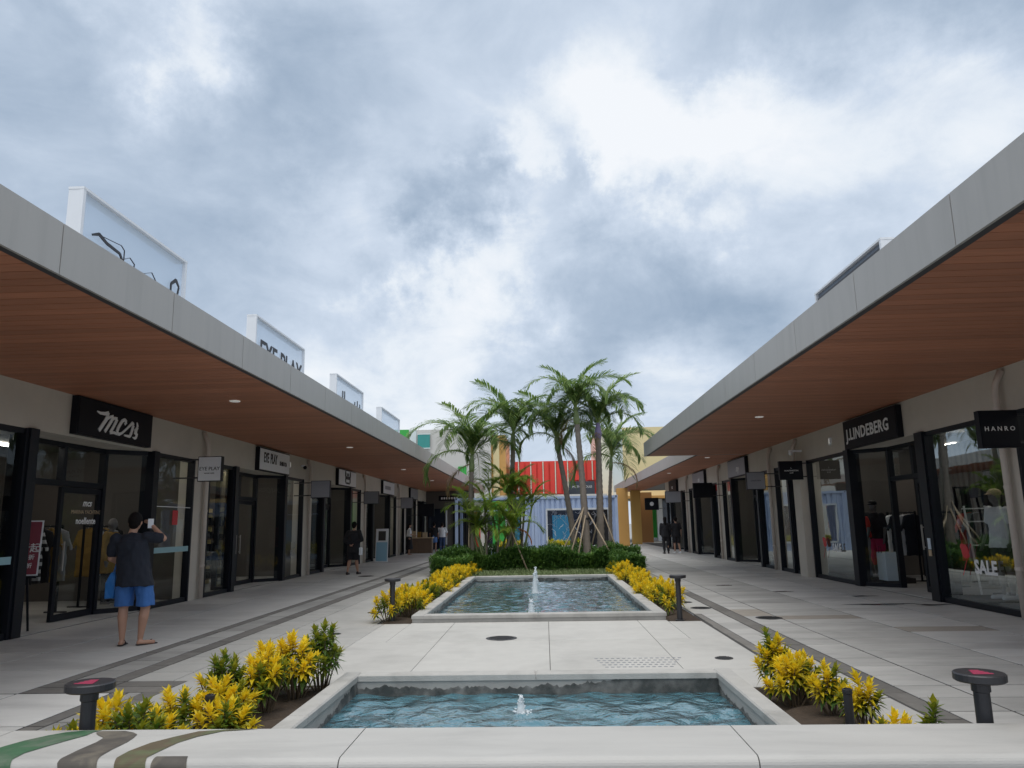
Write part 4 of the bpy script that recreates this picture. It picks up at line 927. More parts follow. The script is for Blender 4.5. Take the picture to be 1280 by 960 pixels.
text_obj('EYE PLAY', .62, M_letterdk, t, (xo+.002, 15.5, 4.93), (0, 1, 0), UP, bold=.01)
t, xo = roof_sign(-1, -5.5, 19.7, 22.75, 5.58, M_sheet, 'third white roof sign on the left canopy')
m = MB()
for yy, zz_ in ((20.35, 5.22), (20.55, 5.24), (21.7, 5.12), (22.0, 5.2), (22.3, 5.14)): m.box(xo, xo+.01, yy, yy+.09, 4.5, zz_)
m.build('lettering', M_letterdk, t)
roof_sign(-1, -5.5, 25.4, 28.7, 5.55, M_sheet, 'fourth roof sign on the left canopy, in front of the green panel')
m = roof_sign(1, 4.86, 10.35, 13.0, 5.40, mat('roof_sign_louvre', (.16, .19, .24), .5), 'single roof sign on the right canopy with a dark slatted face')[0]
fm = MB()
for k in range(8): fm.box(4.86-.004, 4.86+.02, 10.42, 12.92, 4.25+k*.14, 4.25+k*.14+.05)
fm.build('slat', M_metal, m)
# cctv, notice plates
for x, y, z, lb_ in [(LW+.12, 24.1, 3.42, 'small dome camera on the wall after the second left shop'), (RW-.35, 20.95, 3.28, 'white security camera above the black blade sign on the pilaster')]:
    t = thing('security_camera', lb_, 'camera', (x, y, z)); m = MB(); m.sm = True; m.ball((0, 0, 0), .06); m.build('dome', M_signblack if x < 0 else M_white, t, world=False)
    m = MB(); m.box(-.05 if x > 0 else -.12, .3 if x > 0 else 0, -.03, .03, .03, .08); m.build('mount', M_white, t, world=False)
for x, y, z, lb_, s in [(LW, 22.9, 3.42, 'small white wall lamp right of the second left box sign', -1), (RW, 18.9, 3.38, 'small white wall lamp left of the bold capitals sign', 1)]:
    t = thing('wall_lamp', lb_, 'wall lamp', (x, y, z)); MB().box(x, x-s*.05, y-.05, y+.05, z-.09, z+.09).build('housing', M_white, t); MB().box(x-s*.05, x-s*.056, y-.03, y+.03, z-.06, z+.06).build('lens', M_lampw, t)

# window lettering on the glass
def decal(txt, size, m, side, y, z, d=0.0, sx=1.0, bold=.004, shear=0, parent=None):
    xw = LW if side < 0 else RW; x = xw+side*d-side*.006
    return text_obj(txt, size, m, parent, (x, y, z), (0, -side, 0) if side > 0 else (0, 1, 0), UP, sx=sx, ext=.001, bold=bold, shear=shear)
def sf_of(root, y):
    c = [o for o in bpy.data.objects if o.parent == root and o.name.startswith('shopfront')]
    return max((o for o in c if o.location.y+20 <= y+.01), key=lambda o: o.location.y)
sfm = sf_of(arcL, 12)
for tx, sz, z, mm, sh in [('mcs', .17, 2.02, M_letter, .3), ('MARINA YACHTING', .10, 1.86, M_beige, 0), ('noellente', .16, 1.70, M_letter, 0)]: decal(tx, sz, mm, -1, 13.72, z, .62, bold=.004 if sz > .12 else 0, parent=sfm, shear=sh)
sfj = sf_of(arcR, 13)
decal('SALE', .30, M_letter, 1, 12.86, .67, .0, bold=.012, parent=sfj); decal('SALE', .26, M_letter, 1, 19.15, .80, .0, bold=.01, parent=sfj)
for yy, k in ((13.42, 1.0), (19.95, 1.0)):
    m = MB(); m.ball((RW-.004, yy, .92), (.003, .11*k, .12*k), nu=14, nv=8); m.ball((RW-.004, yy+.07, .99), (.003, .07, .06), nu=10, nv=6); m.ball((RW-.004, yy-.06, .86), (.003, .08, .05), nu=10, nv=6); m.bar((RW-.01, yy+.13, .52), (RW-.01, yy-.22, 1.05), .004, .014); m.build('red_flower_decal', M_red, sfj)
m = MB(); m.box(RW-.075, RW-.064, 14.42, 14.52, .92, 1.12); m.build('notice_sticker', M_bluewhite, sfj)
m = MB(); m.box(RW-.075, RW-.064, 14.42, 14.52, .80, .91); m.build('notice_sticker', M_beige, sfj)
M_strip2 = mat('pale_blue_strip', (.30, .50, .55), .5)
m = MB(); m.box(LW+.01, LW+.016, 15.02, 16.5, 1.06, 1.17); m.build('glass_strip', M_strip2, sfm)
m = MB(); m.box(LW+.01, LW+.016, 10.0, 10.95, 1.06, 1.17); m.build('glass_strip', M_strip2, sfm)
m = MB(); m.box(LW+.008, LW+.012, 14.98, 16.5, 1.98, 1.995); m.build('glass_line', M_letter, sfm)
m = MB(); m.box(LW-.02, LW-.01, 15.78, 16.0, 1.62, 1.92); m.build('window_card', M_red, sfm)
sfe = sf_of(arcL, 18)
for k, zz_ in enumerate((.75, .98)): decal('800' if k == 0 else '100', .30, M_signgrey, -1, 23.5, zz_, bold=.0, parent=sfe)

# ------------------------------------------------------------------ figures (remeshed continuous bodies)
def remesh(mb, voxel, smooth=3, fold=0):
    me = mb.mesh('body'); o = bpy.data.objects.new('tmp', me); COL.objects.link(o)
    m = o.modifiers.new('r', 'REMESH'); m.mode = 'VOXEL'; m.voxel_size = voxel; m.use_smooth_shade = True
    m2 = o.modifiers.new('s', 'SMOOTH'); m2.factor = .5; m2.iterations = smooth
    dg = bpy.context.evaluated_depsgraph_get(); r = bpy.data.meshes.new_from_object(o.evaluated_get(dg)); bpy.data.objects.remove(o); r.name = 'body'
    if fold:
        from mathutils import noise
        nrm = [v.normal.copy() for v in r.vertices]
        for v, nv in zip(r.vertices, nrm):
            c = v.co.copy(); q = noise.noise(Vector((c.x*9+c.z*4, c.y*9, c.z*6-c.x*3)))+.5*noise.noise(Vector((c.x*22, c.y*22, c.z*13)))
            v.co = c+nv*q*fold
    r.polygons.foreach_set('use_smooth', [True]*len(r.polygons)); return r
def part(name, mb, m, parent, voxel=.012, smooth=3, label=None):
    me = remesh(mb, voxel, smooth, .016 if name in ('shirt', 'shorts', 'trousers', 'skirt', 'cloth', 'bag_body') else 0); me.materials.clear(); me.materials.append(m); o = bpy.data.objects.new(name, me); COL.objects.link(o); o.parent = parent
    if label: o['label'] = label
    return o
def hand(mb, w, d, side, curl=.5, pal=None):
    """wrist point w, direction d, side = vector towards the thumb"""
    w = Vector(w); d = Vector(d).normalized(); s = (Vector(side)-d*Vector(side).dot(d)).normalized(); n = d.cross(s)
    R = Matrix((s, n, d)).transposed()
    mb.ball(w+d*.045, (.038, .015, .052), R, 10, 8)
    for k, L in enumerate((.070, .078, .072, .058)):
        b = w+d*.085+s*(.027-.018*k); a1 = b+d*L*.5+n*L*.15*curl; a2 = a1+d*L*.5*(1-.5*curl)+n*L*.5*curl
        mb.cap(b, a1, .0088, .0082, 7); mb.cap(a1, a2, .0082, .007, 7)
    b = w+d*.025+s*.030; a1 = b+d*.035+s*.025; mb.cap(b, a1, .011, .010, 7); mb.cap(a1, a1+d*.03+n*.008, .010, .008, 7)
def loft(mb, rings, n=24):
    base = len(mb.v)
    for (x, y, z, rx, ry) in rings:
        for k in range(n): a = 2*pi*k/n; mb.v.append((x+rx*cos(a), y+ry*sin(a), z)); mb.t.append(1)
    for i in range(len(rings)-1):
        for k in range(n): a = base+i*n+k; b = base+i*n+(k+1) % n; mb.f.append((a, b, b+n, a+n))
    mb.f.append(tuple(base+k for k in range(n))[::-1]); mb.f.append(tuple(base+(len(rings)-1)*n+k for k in range(n)))
def figure(name, label, loc, rz, J, sc=1.0, skin=None, hairm=None, voxel=.010, shirt=None, lower=None, shoes=None, slim=1.0, cat='person', group=None, hair='short', cap_=None):
    t = thing(name, label, cat, loc, rz, group); t.scale = (sc, sc, sc); skin = skin or M_skin; V = Vector; k = slim
    j = {a: V(b) for a, b in J.items()}; b = MB()
    pel, ch, nk, hd = j['pelvis'], j['chest'], j['neck'], j['head']
    b.ball(pel, (.155*k, .115*k, .12)); b.cap(pel, (pel+ch)/2, .115*k, .11*k); b.ball(ch, (.165*k, .105*k, .16)); b.ball((ch+nk)/2+V((0, 0, .02)), (.15*k, .085, .08))
    b.cap(nk-V((0, 0, .05)), hd-V((0, -.0, .06)), .055, .052); b.ball(hd, (.078, .095, .115), nu=14, nv=12); b.ball(hd+V((0, .035, -.055)), (.055, .06, .06))
    b.cap(hd+V((0, .09, .0)), hd+V((0, .112, -.03)), .011, .015, 6)
    for s in (-1, 1): b.ball(hd+V((s*.08, -.005, -.015)), (.012, .022, .032)); b.ball(hd+V((s*.03, .088, .012)), .011)
    b.ball(hd+V((0, .094, -.058)), (.022, .010, .008))
    for s, S_ in ((-1, 'L'), (1, 'R')):
        sh, el_, ha = j['sh'+S_], j['el'+S_], j['ha'+S_]
        b.cap(sh, el_, .050*k, .040*k); b.cap(el_, ha, .040*k, .026*k); hand(b, ha, (ha-el_)*.6+j.get('hd'+S_, V((0, 0, 0))), j.get('th'+S_, V((0, 1, 0))))
        hp, kn, an, to = j['hip'+S_], j['kn'+S_], j['an'+S_], j['to'+S_]
        b.cap(hp, kn, .088*k, .056*k); cf = kn.lerp(an, .3)+V((0, -.015, 0)); b.cap(kn, cf, .054*k, .058*k); b.cap(cf, an, .057*k, .034); hl = an+V((0, -.03, -.045)); b.ball(hl, (.034, .035, .035)); b.cap(hl, to, .032, .026)
    part('body', b, skin, t, voxel)
    if hair:
        h = MB(); h.ball(hd+V((0, -.012, .022)), (.090, .104, .112), nu=14, nv=12); h.ball(hd+V((0, -.05, -.03)), (.070, .055, .075))
        if hair == 'bun': h.ball(hd+V((0, -.10, .06)), .045)
        if hair == 'long': h.cap(hd+V((0, -.05, 0)), nk+V((0, -.06, -.10)), .08, .06)
        part('hair', h, hairm or M_hair, t, voxel)
    if cap_:
        h = MB(); h.ball(hd+V((0, 0, .055)), (.096, .112, .075)); h.ball(hd+V((0, .12, .035)), (.06, .07, .010)); part('cap', h, cap_, t, voxel)
    if shirt:
        m_, zlen, sl = shirt; c = MB(); zs = ch.z+.10
        loft(c, [(pel.x+(ch.x-pel.x)*f, pel.y+(ch.y-pel.y)*f-.01, zlen+(zs-zlen)*f, (.222-.045*f*(2-f)+.012*f)*k, (.158-.035*f)*k) for f in [q/8 for q in range(9)]])
        c.ball(ch+V((0, 0, .06)), (.19*k, .125*k, .12)); c.ball((ch+nk)/2+V((0, 0, .03)), (.172*k, .10, .080)); c.cap(nk-V((0, 0, .06)), nk-V((0, 0, .040)), .072, .064)
        for S_ in 'LR':
            sh, el_ = j['sh'+S_], j['el'+S_]; e = sh.lerp(el_, sl); c.cap(sh, e, .066*k, .064*k)
            if sl >= 1: c.cap(el_, el_.lerp(j['ha'+S_], .92), .060*k, .045*k)
        part('shirt', c, m_, t, voxel)
    if lower:
        kind, m_, zl = lower; c = MB()
        if kind == 'skirt':
            for q in range(7):
                f = q/6; z = pel.z+.08-(pel.z+.08-zl)*f; c.lathe((pel.x, pel.y, z-.05), [(.15+.05*f, 0), (.155+.05*f, .11)], 18)
        else:
            c.ball(pel, (.172*k, .130*k, .12))
            for S_ in 'LR':
                hp, kn, an = j['hip'+S_], j['kn'+S_], j['an'+S_]
                if zl > kn.z:
                    ey = hp.lerp(kn, (hp.z-zl)/(hp.z-kn.z)); loft(c, [(hp.x+(ey.x-hp.x)*f, hp.y+(ey.y-hp.y)*f, hp.z+.03+(zl-hp.z-.03)*f, (.100+.006*f)*k, (.112-.004*f)*k) for f in (0, .3, .65, 1)], 18)
                else: c.cap(hp, kn, .108*k, .078*k); c.cap(kn, kn.lerp(an, (kn.z-zl)/(kn.z-an.z)), .078*k, .062*k)
        part({'skirt': 'skirt', 'shorts': 'shorts', 'pants': 'trousers'}[kind], c, m_, t, voxel)
    if shoes:
        for S_ in 'LR':
            an, to = j['an'+S_], j['to'+S_]; c = MB(); hl = V((an.x, an.y-.035, .03)); tt = V((to.x, to.y+.05, .022)); fw = tt-hl
            if shoes[0] == 'sandal':
                for q in range(7): c.ball(hl+fw*q/6-V((0, 0, .016)), (.044, .04, .012))
                c.cap(hl+fw*.55+V((-.04, 0, 0)), hl+fw*.8+V((0, 0, .035)), .009, .009, 6); c.cap(hl+fw*.55+V((.04, 0, 0)), hl+fw*.8+V((0, 0, .035)), .009, .009, 6)
                part('sandal', c, shoes[1], t, .008)
            else: c.cap(hl, tt, .043, .036); c.ball(hl+V((0, 0, .03)), .042); part('shoe', c, shoes[1], t, .010)
    return t
def pose(**k):
    J = dict(pelvis=(0, 0, .93), chest=(0, 0, 1.24), neck=(0, -.01, 1.45), head=(0, .02, 1.615), shL=(-.185, 0, 1.40), elL=(-.235, -.02, 1.12), haL=(-.25, .06, .88),
             shR=(.185, 0, 1.40), elR=(.235, -.02, 1.12), haR=(.25, .06, .88), hipL=(-.09, 0, .88), knL=(-.10, .01, .48), anL=(-.10, -.01, .085), toL=(-.12, .13, .03),
             hipR=(.09, 0, .88), knR=(.10, .01, .48), anR=(.10, -.01, .085), toR=(.12, .13, .03))
    J.update(k); return J
man = figure('person', 'man in navy top and blue shorts with one hand raised to his face', (-5.56, 10.35, 0), radians(8),
    pose(pelvis=(-.01, 0, .93), chest=(-.09, .02, 1.24), neck=(-.12, .04, 1.45), head=(-.10, .10, 1.60), shR=(.09, .02, 1.39), elR=(.28, .10, 1.37), haR=(.10, .18, 1.54), hdR=(-.6, .3, .4), thR=(0, .5, -1),
         shL=(-.30, .0, 1.39), elL=(-.36, .05, 1.12), haL=(-.27, .27, 1.02), hipL=(-.13, 0, .88), knL=(-.145, .02, .48), anL=(-.12, -.02, .085), toL=(-.15, .12, .03),
         hipR=(.085, 0, .86), knR=(.14, .01, .48), anR=(.10, .0, .085), toR=(.24, .09, .03)), 1.02, voxel=.0085, slim=1.10,
    shirt=(M_navy, .76, .75), lower=('shorts', M_blue, .50), shoes=('sandal', M_sandal))
t = thing('phone', 'small white phone held by the man in blue shorts at his face', 'phone', (-5.50, 10.52, 1.60), radians(20)); m = MB(); m.slab(-.036, .036, -.006, .006, -.06, .07, .003); m.build('case', M_white, t, world=False); MB().box(-.03, .03, .0065, .008, -.052, .062).build('screen', M_fdark, t, world=False)
t = thing('tote_bag', 'bright blue shoulder bag at the left hip of the man in shorts', 'bag', (-5.89, 10.36, .60)); m = MB()
m.prism([(-.11, .0), (.07, .02), (.09, .26), (.05, .36), (-.03, .36), (-.10, .22)], lambda u, v, h: (u*.75, -.05+h, v), .12); part('bag_body', m, mat('bag_blue', (.02, .17, .50), .5, nscale=6, namt=.15), t, .012, 4)
m = MB(); m.tube([(-.0, .0, .33), (.06, .02, .6), (.14, .03, .84)], .012, 6); m.build('strap', M_blue, t, world=False)
figure('person', 'woman in black walking away down the left walkway with hands behind her back', (-6.25, 25.0, 0), radians(-6),
    pose(elL=(-.30, -.06, 1.12), haL=(-.08, -.17, .98), elR=(.30, -.06, 1.12), haR=(.06, -.17, 1.0), anL=(-.16, -.12, .085), toL=(-.18, .02, .03), knL=(-.13, .0, .48), anR=(.12, .10, .085), toR=(.14, .24, .03)), .97, voxel=.015, slim=1.08,
    shirt=(M_blackcloth, .72, 1.0), lower=('shorts', M_blackcloth, .48), shoes=('shoe', M_sandal))
t = thing('handbag', 'small white bag at the right hip of the walking woman in black', 'bag', (-5.99, 24.9, .62)); m = MB(); m.slab(-.04, .04, -.08, .08, 0, .24, .02); m.build('bag_body', M_white, t, world=False)
GF = 'distant shoppers'
figure('person', 'customer in black top and blue skirt standing at the wooden counter', (-6.45, 44.6, 0), 0, pose(), .98, voxel=.02, shirt=(M_blackcloth, .88, .8), lower=('skirt', mat('skirt_blue', (.10, .20, .45), .8), .62), group=GF)
figure('person', 'customer in white top and jeans beside the wooden counter', (-6.02, 44.9, 0), 0, pose(elR=(.30, .05, 1.15)), .97, voxel=.02, shirt=(M_whitecloth, .88, .9), lower=('pants', M_denim, .10), group=GF, shoes=('shoe', M_white))
figure('person', 'shop attendant in dark apron behind the wooden counter', (-7.25, 40.9, 0), radians(-70), pose(haR=(.15, .3, 1.05)), .97, voxel=.02, shirt=(M_whitecloth, 1.0, .9), lower=('skirt', M_blackcloth, .35), group=GF, hair='long')
figure('person', 'woman in a long black outfit walking on the right walkway, left one of the pair', (5.80, 37.45, 0), 0, pose(anL=(-.1, -.12, .085)), 1.0, voxel=.02, shirt=(M_blackcloth, .8, 1.0), lower=('pants', M_blackcloth, .12), shoes=('shoe', M_sandal), group=GF, hair='long')
figure('person', 'person in black shorts walking on the right walkway, right one of the pair', (6.32, 37.5, 0), 0, pose(anR=(.14, -.14, .085)), .99, voxel=.02, shirt=(M_blackcloth, .8, .8), lower=('shorts', M_blackcloth, .5), shoes=('shoe', M_white), group=GF)
# mannequins
GM = 'mannequins in the shop windows'
figure('mannequin', 'mannequin in white long tee shirt, beige cap and white shoes behind the right-most window', (7.78, 13.52, .12), radians(100), pose(elR=(.25, .02, 1.12), haR=(.25, .12, .88)), 1.06, skin=M_manneq, hairm=None, hair=None, voxel=.012, cat='mannequin', group=GM,
    shirt=(M_whitecloth, .80, .6), lower=('shorts', M_intdark, .52), shoes=('shoe', M_white), cap_=M_beige)
figure('mannequin', 'mannequin in black shirt and pink trousers inside the right shop entrance', (8.0, 19.0, .12), radians(120), pose(), 1.04, skin=M_manneq, hair=None, voxel=.015, cat='mannequin', group=GM, shirt=(M_blackcloth, .86, .9), lower=('pants', M_pink, .3), shoes=('shoe', M_white), cap_=M_signblack)
figure('mannequin', 'mannequin in a red shirt behind the window beside the grey pilaster', (7.6, 18.75, .12), radians(95), pose(elR=(.3, .1, 1.2), haR=(.2, .25, 1.05)), .98, skin=M_manneq, hair=None, voxel=.015, cat='mannequin', group=GM, shirt=(M_redcloth, .95, .6), lower=('pants', M_signgrey, .1))
figure('mannequin', 'mannequin in an ochre coat behind the angled glass of the nearest left shop', (-8.95, 15.55, .05), radians(-90), pose(), 1.0, skin=M_manneq, hair=None, voxel=.015, cat='mannequin', group=GM, shirt=(M_ochre, .62, 1.0), lower=('pants', M_blackcloth, .1))
m_ = MB(); m_.box(7.35, 8.3, 12.4, 14.3, .005, .12); tag(m_.build('display_plinth', M_intdark), 'low dark plinth under the mannequin in the right-most window', 'plinth')
m_ = MB(); m_.box(7.35, 8.5, 18.3, 20.6, .005, .12); tag(m_.build('display_plinth', M_intdark), 'low dark plinth under the red shirt mannequin', 'plinth')

# ------------------------------------------------------------------ shop contents
def easel(loc, rz, label):
    t = thing('poster_easel', label, 'sign stand', loc, rz)
    m = MB(); m.bar((-.22, -.12, 0), (-.10, .0, 1.0), .03); m.build('leg', M_frame, t, world=False); m = MB(); m.bar((.22, -.12, 0), (.10, .0, 1.0), .03); m.build('leg', M_frame, t, world=False)
    m = MB(); m.bar((0, .32, 0), (0, .04, 1.1), .025); m.build('leg', M_frame, t, world=False)
    def fn(u, v, h): return (u, -.05+v*.13-h*.99, .84+v)
    m = MB(); m.prism([(-.27, 0), (.27, 0), (.27, .86), (-.27, .86)], fn, .02); m.build('poster_border', M_white, t, world=False)
    m = MB(); m.prism([(-.25, .02), (.25, .02), (.25, .84), (-.25, .84)], lambda u, v, h: fn(u, v, .021+h), .003); m.build('poster', mat('poster_maroon', (.26, .05, .075), .5), t, world=False)
    L = []
    for tx, sz, u, v, mm in [('5', .24, -.02, .44, M_red), ('折起', .15, .12, .42, M_letter), ('兩件95折', .085, .03, .28, M_letter), ('三件9折', .085, .03, .15, M_letter)]:
        o = text_obj(tx, sz, mm, None, fn(u, v, .027), (1, 0, 0), (0, .13, 1), ext=.001, bold=.002); o.parent = t
    m = MB(); m.box(-.25, .25, -.07, -.03, .80, .83); m.build('shelf', M_frame, t, world=False)
easel((-8.32, 11.95, 0), radians(22), 'maroon sale poster on a black easel in the open doorway of the nearest left shop')
# garment racks
CLOTH = {}
def cloth_copy(m, c, parent):
    if 'base' not in CLOTH: CLOTH['base'] = remesh(m, .02, 3, .016)
    if c.name not in CLOTH: me = CLOTH['base'].copy(); me.materials.clear(); me.materials.append(c); CLOTH[c.name] = me
    o = bpy.data.objects.new('cloth', CLOTH[c.name]); COL.objects.link(o); o.parent = parent
def rack(loc, n, cols, label, glab, L=1.6, rz=0):
    t = thing('clothes_rack', label, 'clothes rack', loc, rz); m = MB()
    m.bar((0, -L/2, 1.62), (0, L/2, 1.62), .03); m.bar((0, -L/2, 0), (0, -L/2, 1.65), .035); m.bar((0, L/2, 0), (0, L/2, 1.65), .035); m.bar((-.22, -L/2, .015), (.22, -L/2, .015), .03); m.bar((-.22, L/2, .015), (.22, L/2, .015), .03); m.build('frame', M_frame, t, world=False)
    for i in range(n):
        y = -L/2+.15+(L-.3)*i/(n-1); c, lab = cols[i % len(cols)]
        g_ = thing('hanging_garment', '%s, %s %s' % (lab, wordsL[i], glab), 'garment', (loc[0], loc[1]+y, .6), 0, 'garments '+glab)
        m = MB(); w = .22
        m.prism([(-w, .0), (w, .0), (w*.95, .78), (w*1.3, .55), (w*1.45, .60), (w*1.0, .93), (.06, .98), (-.06, .98), (-w*1.0, .93), (-w*1.45, .60), (-w*1.3, .55), (-w*.95, .78)], lambda u, v, h: (u, -.03+h, v), .06)
        cloth_copy(m, c, g_); m = MB(); m.tube([(0, 0, .97), (0, 0, 1.03), (.02, 0, 1.045)], .004, 5); m.build('hanger', M_fascia, g_, world=False)
M_stripe = bpy.data.materials.new('striped_knit'); M_stripe.use_nodes = True
_t = M_stripe.node_tree; _g = N(_t, 'ShaderNodeNewGeometry'); _s = N(_t, 'ShaderNodeSeparateXYZ'); _t.links.new(_g.outputs['Position'], _s.inputs[0])
_f = mth(_t, 'GREATER_THAN', mth(_t, 'SINE', mth(_t, 'MULTIPLY', _s.outputs[2], 48)), 0); _m = N(_t, 'ShaderNodeMix', data_type='RGBA'); _t.links.new(_f, _m.inputs[0]); _m.inputs[6].default_value = (.02, .02, .02, 1); _m.inputs[7].default_value = (.5, .5, .5, 1)
_t.links.new(_m.outputs[2], _t.nodes['Principled BSDF'].inputs['Base Color'])
rack((-9.35, 13.45, 0), 9, [(M_stripe, 'black and white striped knit top'), (M_blackcloth, 'plain black jacket'), (M_ochre, 'ochre yellow shirt'), (M_signgrey, 'plain grey shirt'), (M_blackcloth, 'short black coat')], 'black clothes rack full of garments inside the nearest left shop', 'on the rack inside the nearest left shop', 2.2)
rack((9.3, 13.0, 0), 7, [(M_denim, 'denim jacket'), (M_signgrey, 'grey polo shirt'), (M_beige, 'beige polo shirt'), (M_blackcloth, 'black golf shirt')], 'black clothes rack behind the white shirted mannequin', 'on the rack behind the right-most window', 1.7)
rack((8.9, 16.4, 0), 6, [(M_blackcloth, 'black trousers set'), (M_navy, 'navy jacket'), (M_signgrey, 'grey jumper'), (M_redcloth, 'red jumper')], 'black clothes rack beyond the doorway of the right mannequin shop', 'on the rack beyond the right doorway', 1.6)
rack((8.9, 19.6, 0), 6, [(M_navy, 'navy shirt'), (M_whitecloth, 'white shirt'), (M_blackcloth, 'black vest')], 'black clothes rack behind the red shirt mannequin', 'on the rack behind the red mannequin', 1.5)
rack((-9.5, 16.1, 0), 6, [(M_ochre, 'ochre coat'), (M_signgrey, 'grey coat'), (M_blackcloth, 'black dress')], 'black clothes rack behind the right window of the nearest left shop', 'on the rack behind the right window', 1.2)
rack((-9.3, 10.2, 0), 6, [(M_blackcloth, 'black top'), (M_signgrey, 'grey top'), (M_stripe, 'striped top')], 'black clothes rack behind the left-most window', 'on the rack behind the left-most window', 1.3)
def shelf(loc, rz, L, label, m1, seed, cols):
    t = thing('display_shelf', label, 'shelf', loc, rz, 'shop display shelves'); r = random.Random(seed); m = MB(); m.box(-L/2, L/2, .14, .17, 0, 2.1); m.build('back_panel', m1, t, world=False)
    for k in range(6): MB().box(-L/2, L/2, -.16, .14, .15+.36*k, .18+.36*k).build('shelf_board', M_wood, t, world=False)
    m = MB()
    for k in range(5):
        x = -L/2+.06
        while x < L/2-.15: w = r.uniform(.07, .16); m.box(x, x+w, -.12, .10, .181+.36*k, .181+.36*k+r.uniform(.08, .24)); x += w+r.uniform(.03, .1)
    m.build('goods', cols, t, world=False)
M_yel = mat('shelf_yellow_lit_tint', (.75, .60, .25), .6)  # yellow lighting on the shelf back is put into its base colour
shelf((-9.5, 20.6, 0), radians(90), 2.6, 'display shelf tinted as if lit yellow, seen through the doors of the second left shop', M_yel, 1, M_signblack)
shelf((-9.4, 28.6, 0), radians(90), 2.4, 'display shelf of small goods inside the third left shop', M_white, 2, M_beige)
shelf((-9.4, 36.2, 0), radians(90), 2.4, 'wooden display shelf inside the fourth left shop', M_wood, 3, M_redcloth)
shelf((8.7, 27.4, 0), radians(-90), 2.4, 'display shelf of clothing inside the second wide right shop', M_intwarm, 4, M_pink)
shelf((8.7, 34.6, 0), radians(-90), 2.4, 'display shelf inside the third wide right shop', M_int, 5, M_ochre)
t = thing('step_ladder', 'slim white ladder rack leaning inside the right shop doorway', 'ladder', (8.2, 15.1, 0)); m = MB(); m.bar((0, 0, 0), (.05, .35, 1.7), .03); m.build('rail', M_white, t, world=False)
m = MB(); m.bar((.4, 0, 0), (.45, .35, 1.7), .03); m.build('rail', M_white, t, world=False)
for z in (.5, .95, 1.4, 1.65): m = MB(); m.bar((.0, z*.205, z), (.45, z*.205, z), .025); m.build('rung', M_white, t, world=False)
t = thing('shopping_bag', 'pale paper bag standing in the entrance window of the right shop', 'bag', (7.75, 17.9, .12)); m = MB(); m.slab(-.16, .16, -.22, .22, 0, .62, .01); m.build('bag_body', M_bluewhite, t, world=False); m = MB(); m.tube([(-.17, -.08, .6), (-.17, -.06, .74), (-.17, .06, .74), (-.17, .08, .6)], .006, 5); m.build('handle', M_signblack, t, world=False)
# walkway standee, counter
t = thing('standee', 'white leaning information board with a pale blue lower half outside the fourth left shop', 'sign stand', (-7.05, 33.0, 0)); m = MB(); m.prism([(-.27, .02), (.27, .02), (.27, 1.42), (-.27, 1.42)], lambda u, v, h: (u, v*.12+h, v), .04); m.build('board', M_white, t, world=False)
m = MB(); m.prism([(-.24, .06), (.24, .06), (.24, .85), (-.24, .85)], lambda u, v, h: (u, v*.12-.006-h, v), .003); m.build('blue_panel', mat('standee_blue', (.30, .52, .68), .5), t, world=False)
m = MB(); m.prism([(-.16, .92), (.16, .92), (.16, 1.32), (-.16, 1.32)], lambda u, v, h: (u, v*.12-.006-h, v), .003); m.build('photo_panel', M_intdark, t, world=False)
m = MB(); m.bar((0, .45, 0), (0, .15, 1.1), .03); m.build('prop_leg', M_metal, t, world=False)
t = thing('wooden_counter', 'wooden sales counter with small boxes outside the fifth left shop', 'counter', (-6.95, 43.6, 0)); m = MB(); m.slab(-.75, .6, -.3, .3, .82, .88, .01); m.build('counter_top', M_beige, t, world=False); MB().box(-.7, .55, -.25, .25, 0, .82).build('cabinet', M_wood, t, world=False)
for i, (x, w, h, mm) in enumerate([(-.5, .22, .35, M_beige), (-.2, .2, .3, M_ochre), (.12, .25, .28, M_beige)]):
    m = MB(); m.slab(-w/2, w/2, -.1, .1, 0, h, .008); o = m.build('cardboard_box', mm); o.location = (-6.95+x, 43.6, .881); tag(o, ['tallest tan box on the left end of the counter', 'dark tan box in the middle of the counter', 'low tan box on the right end of the counter'][i], 'box', 'boxes on the counter')

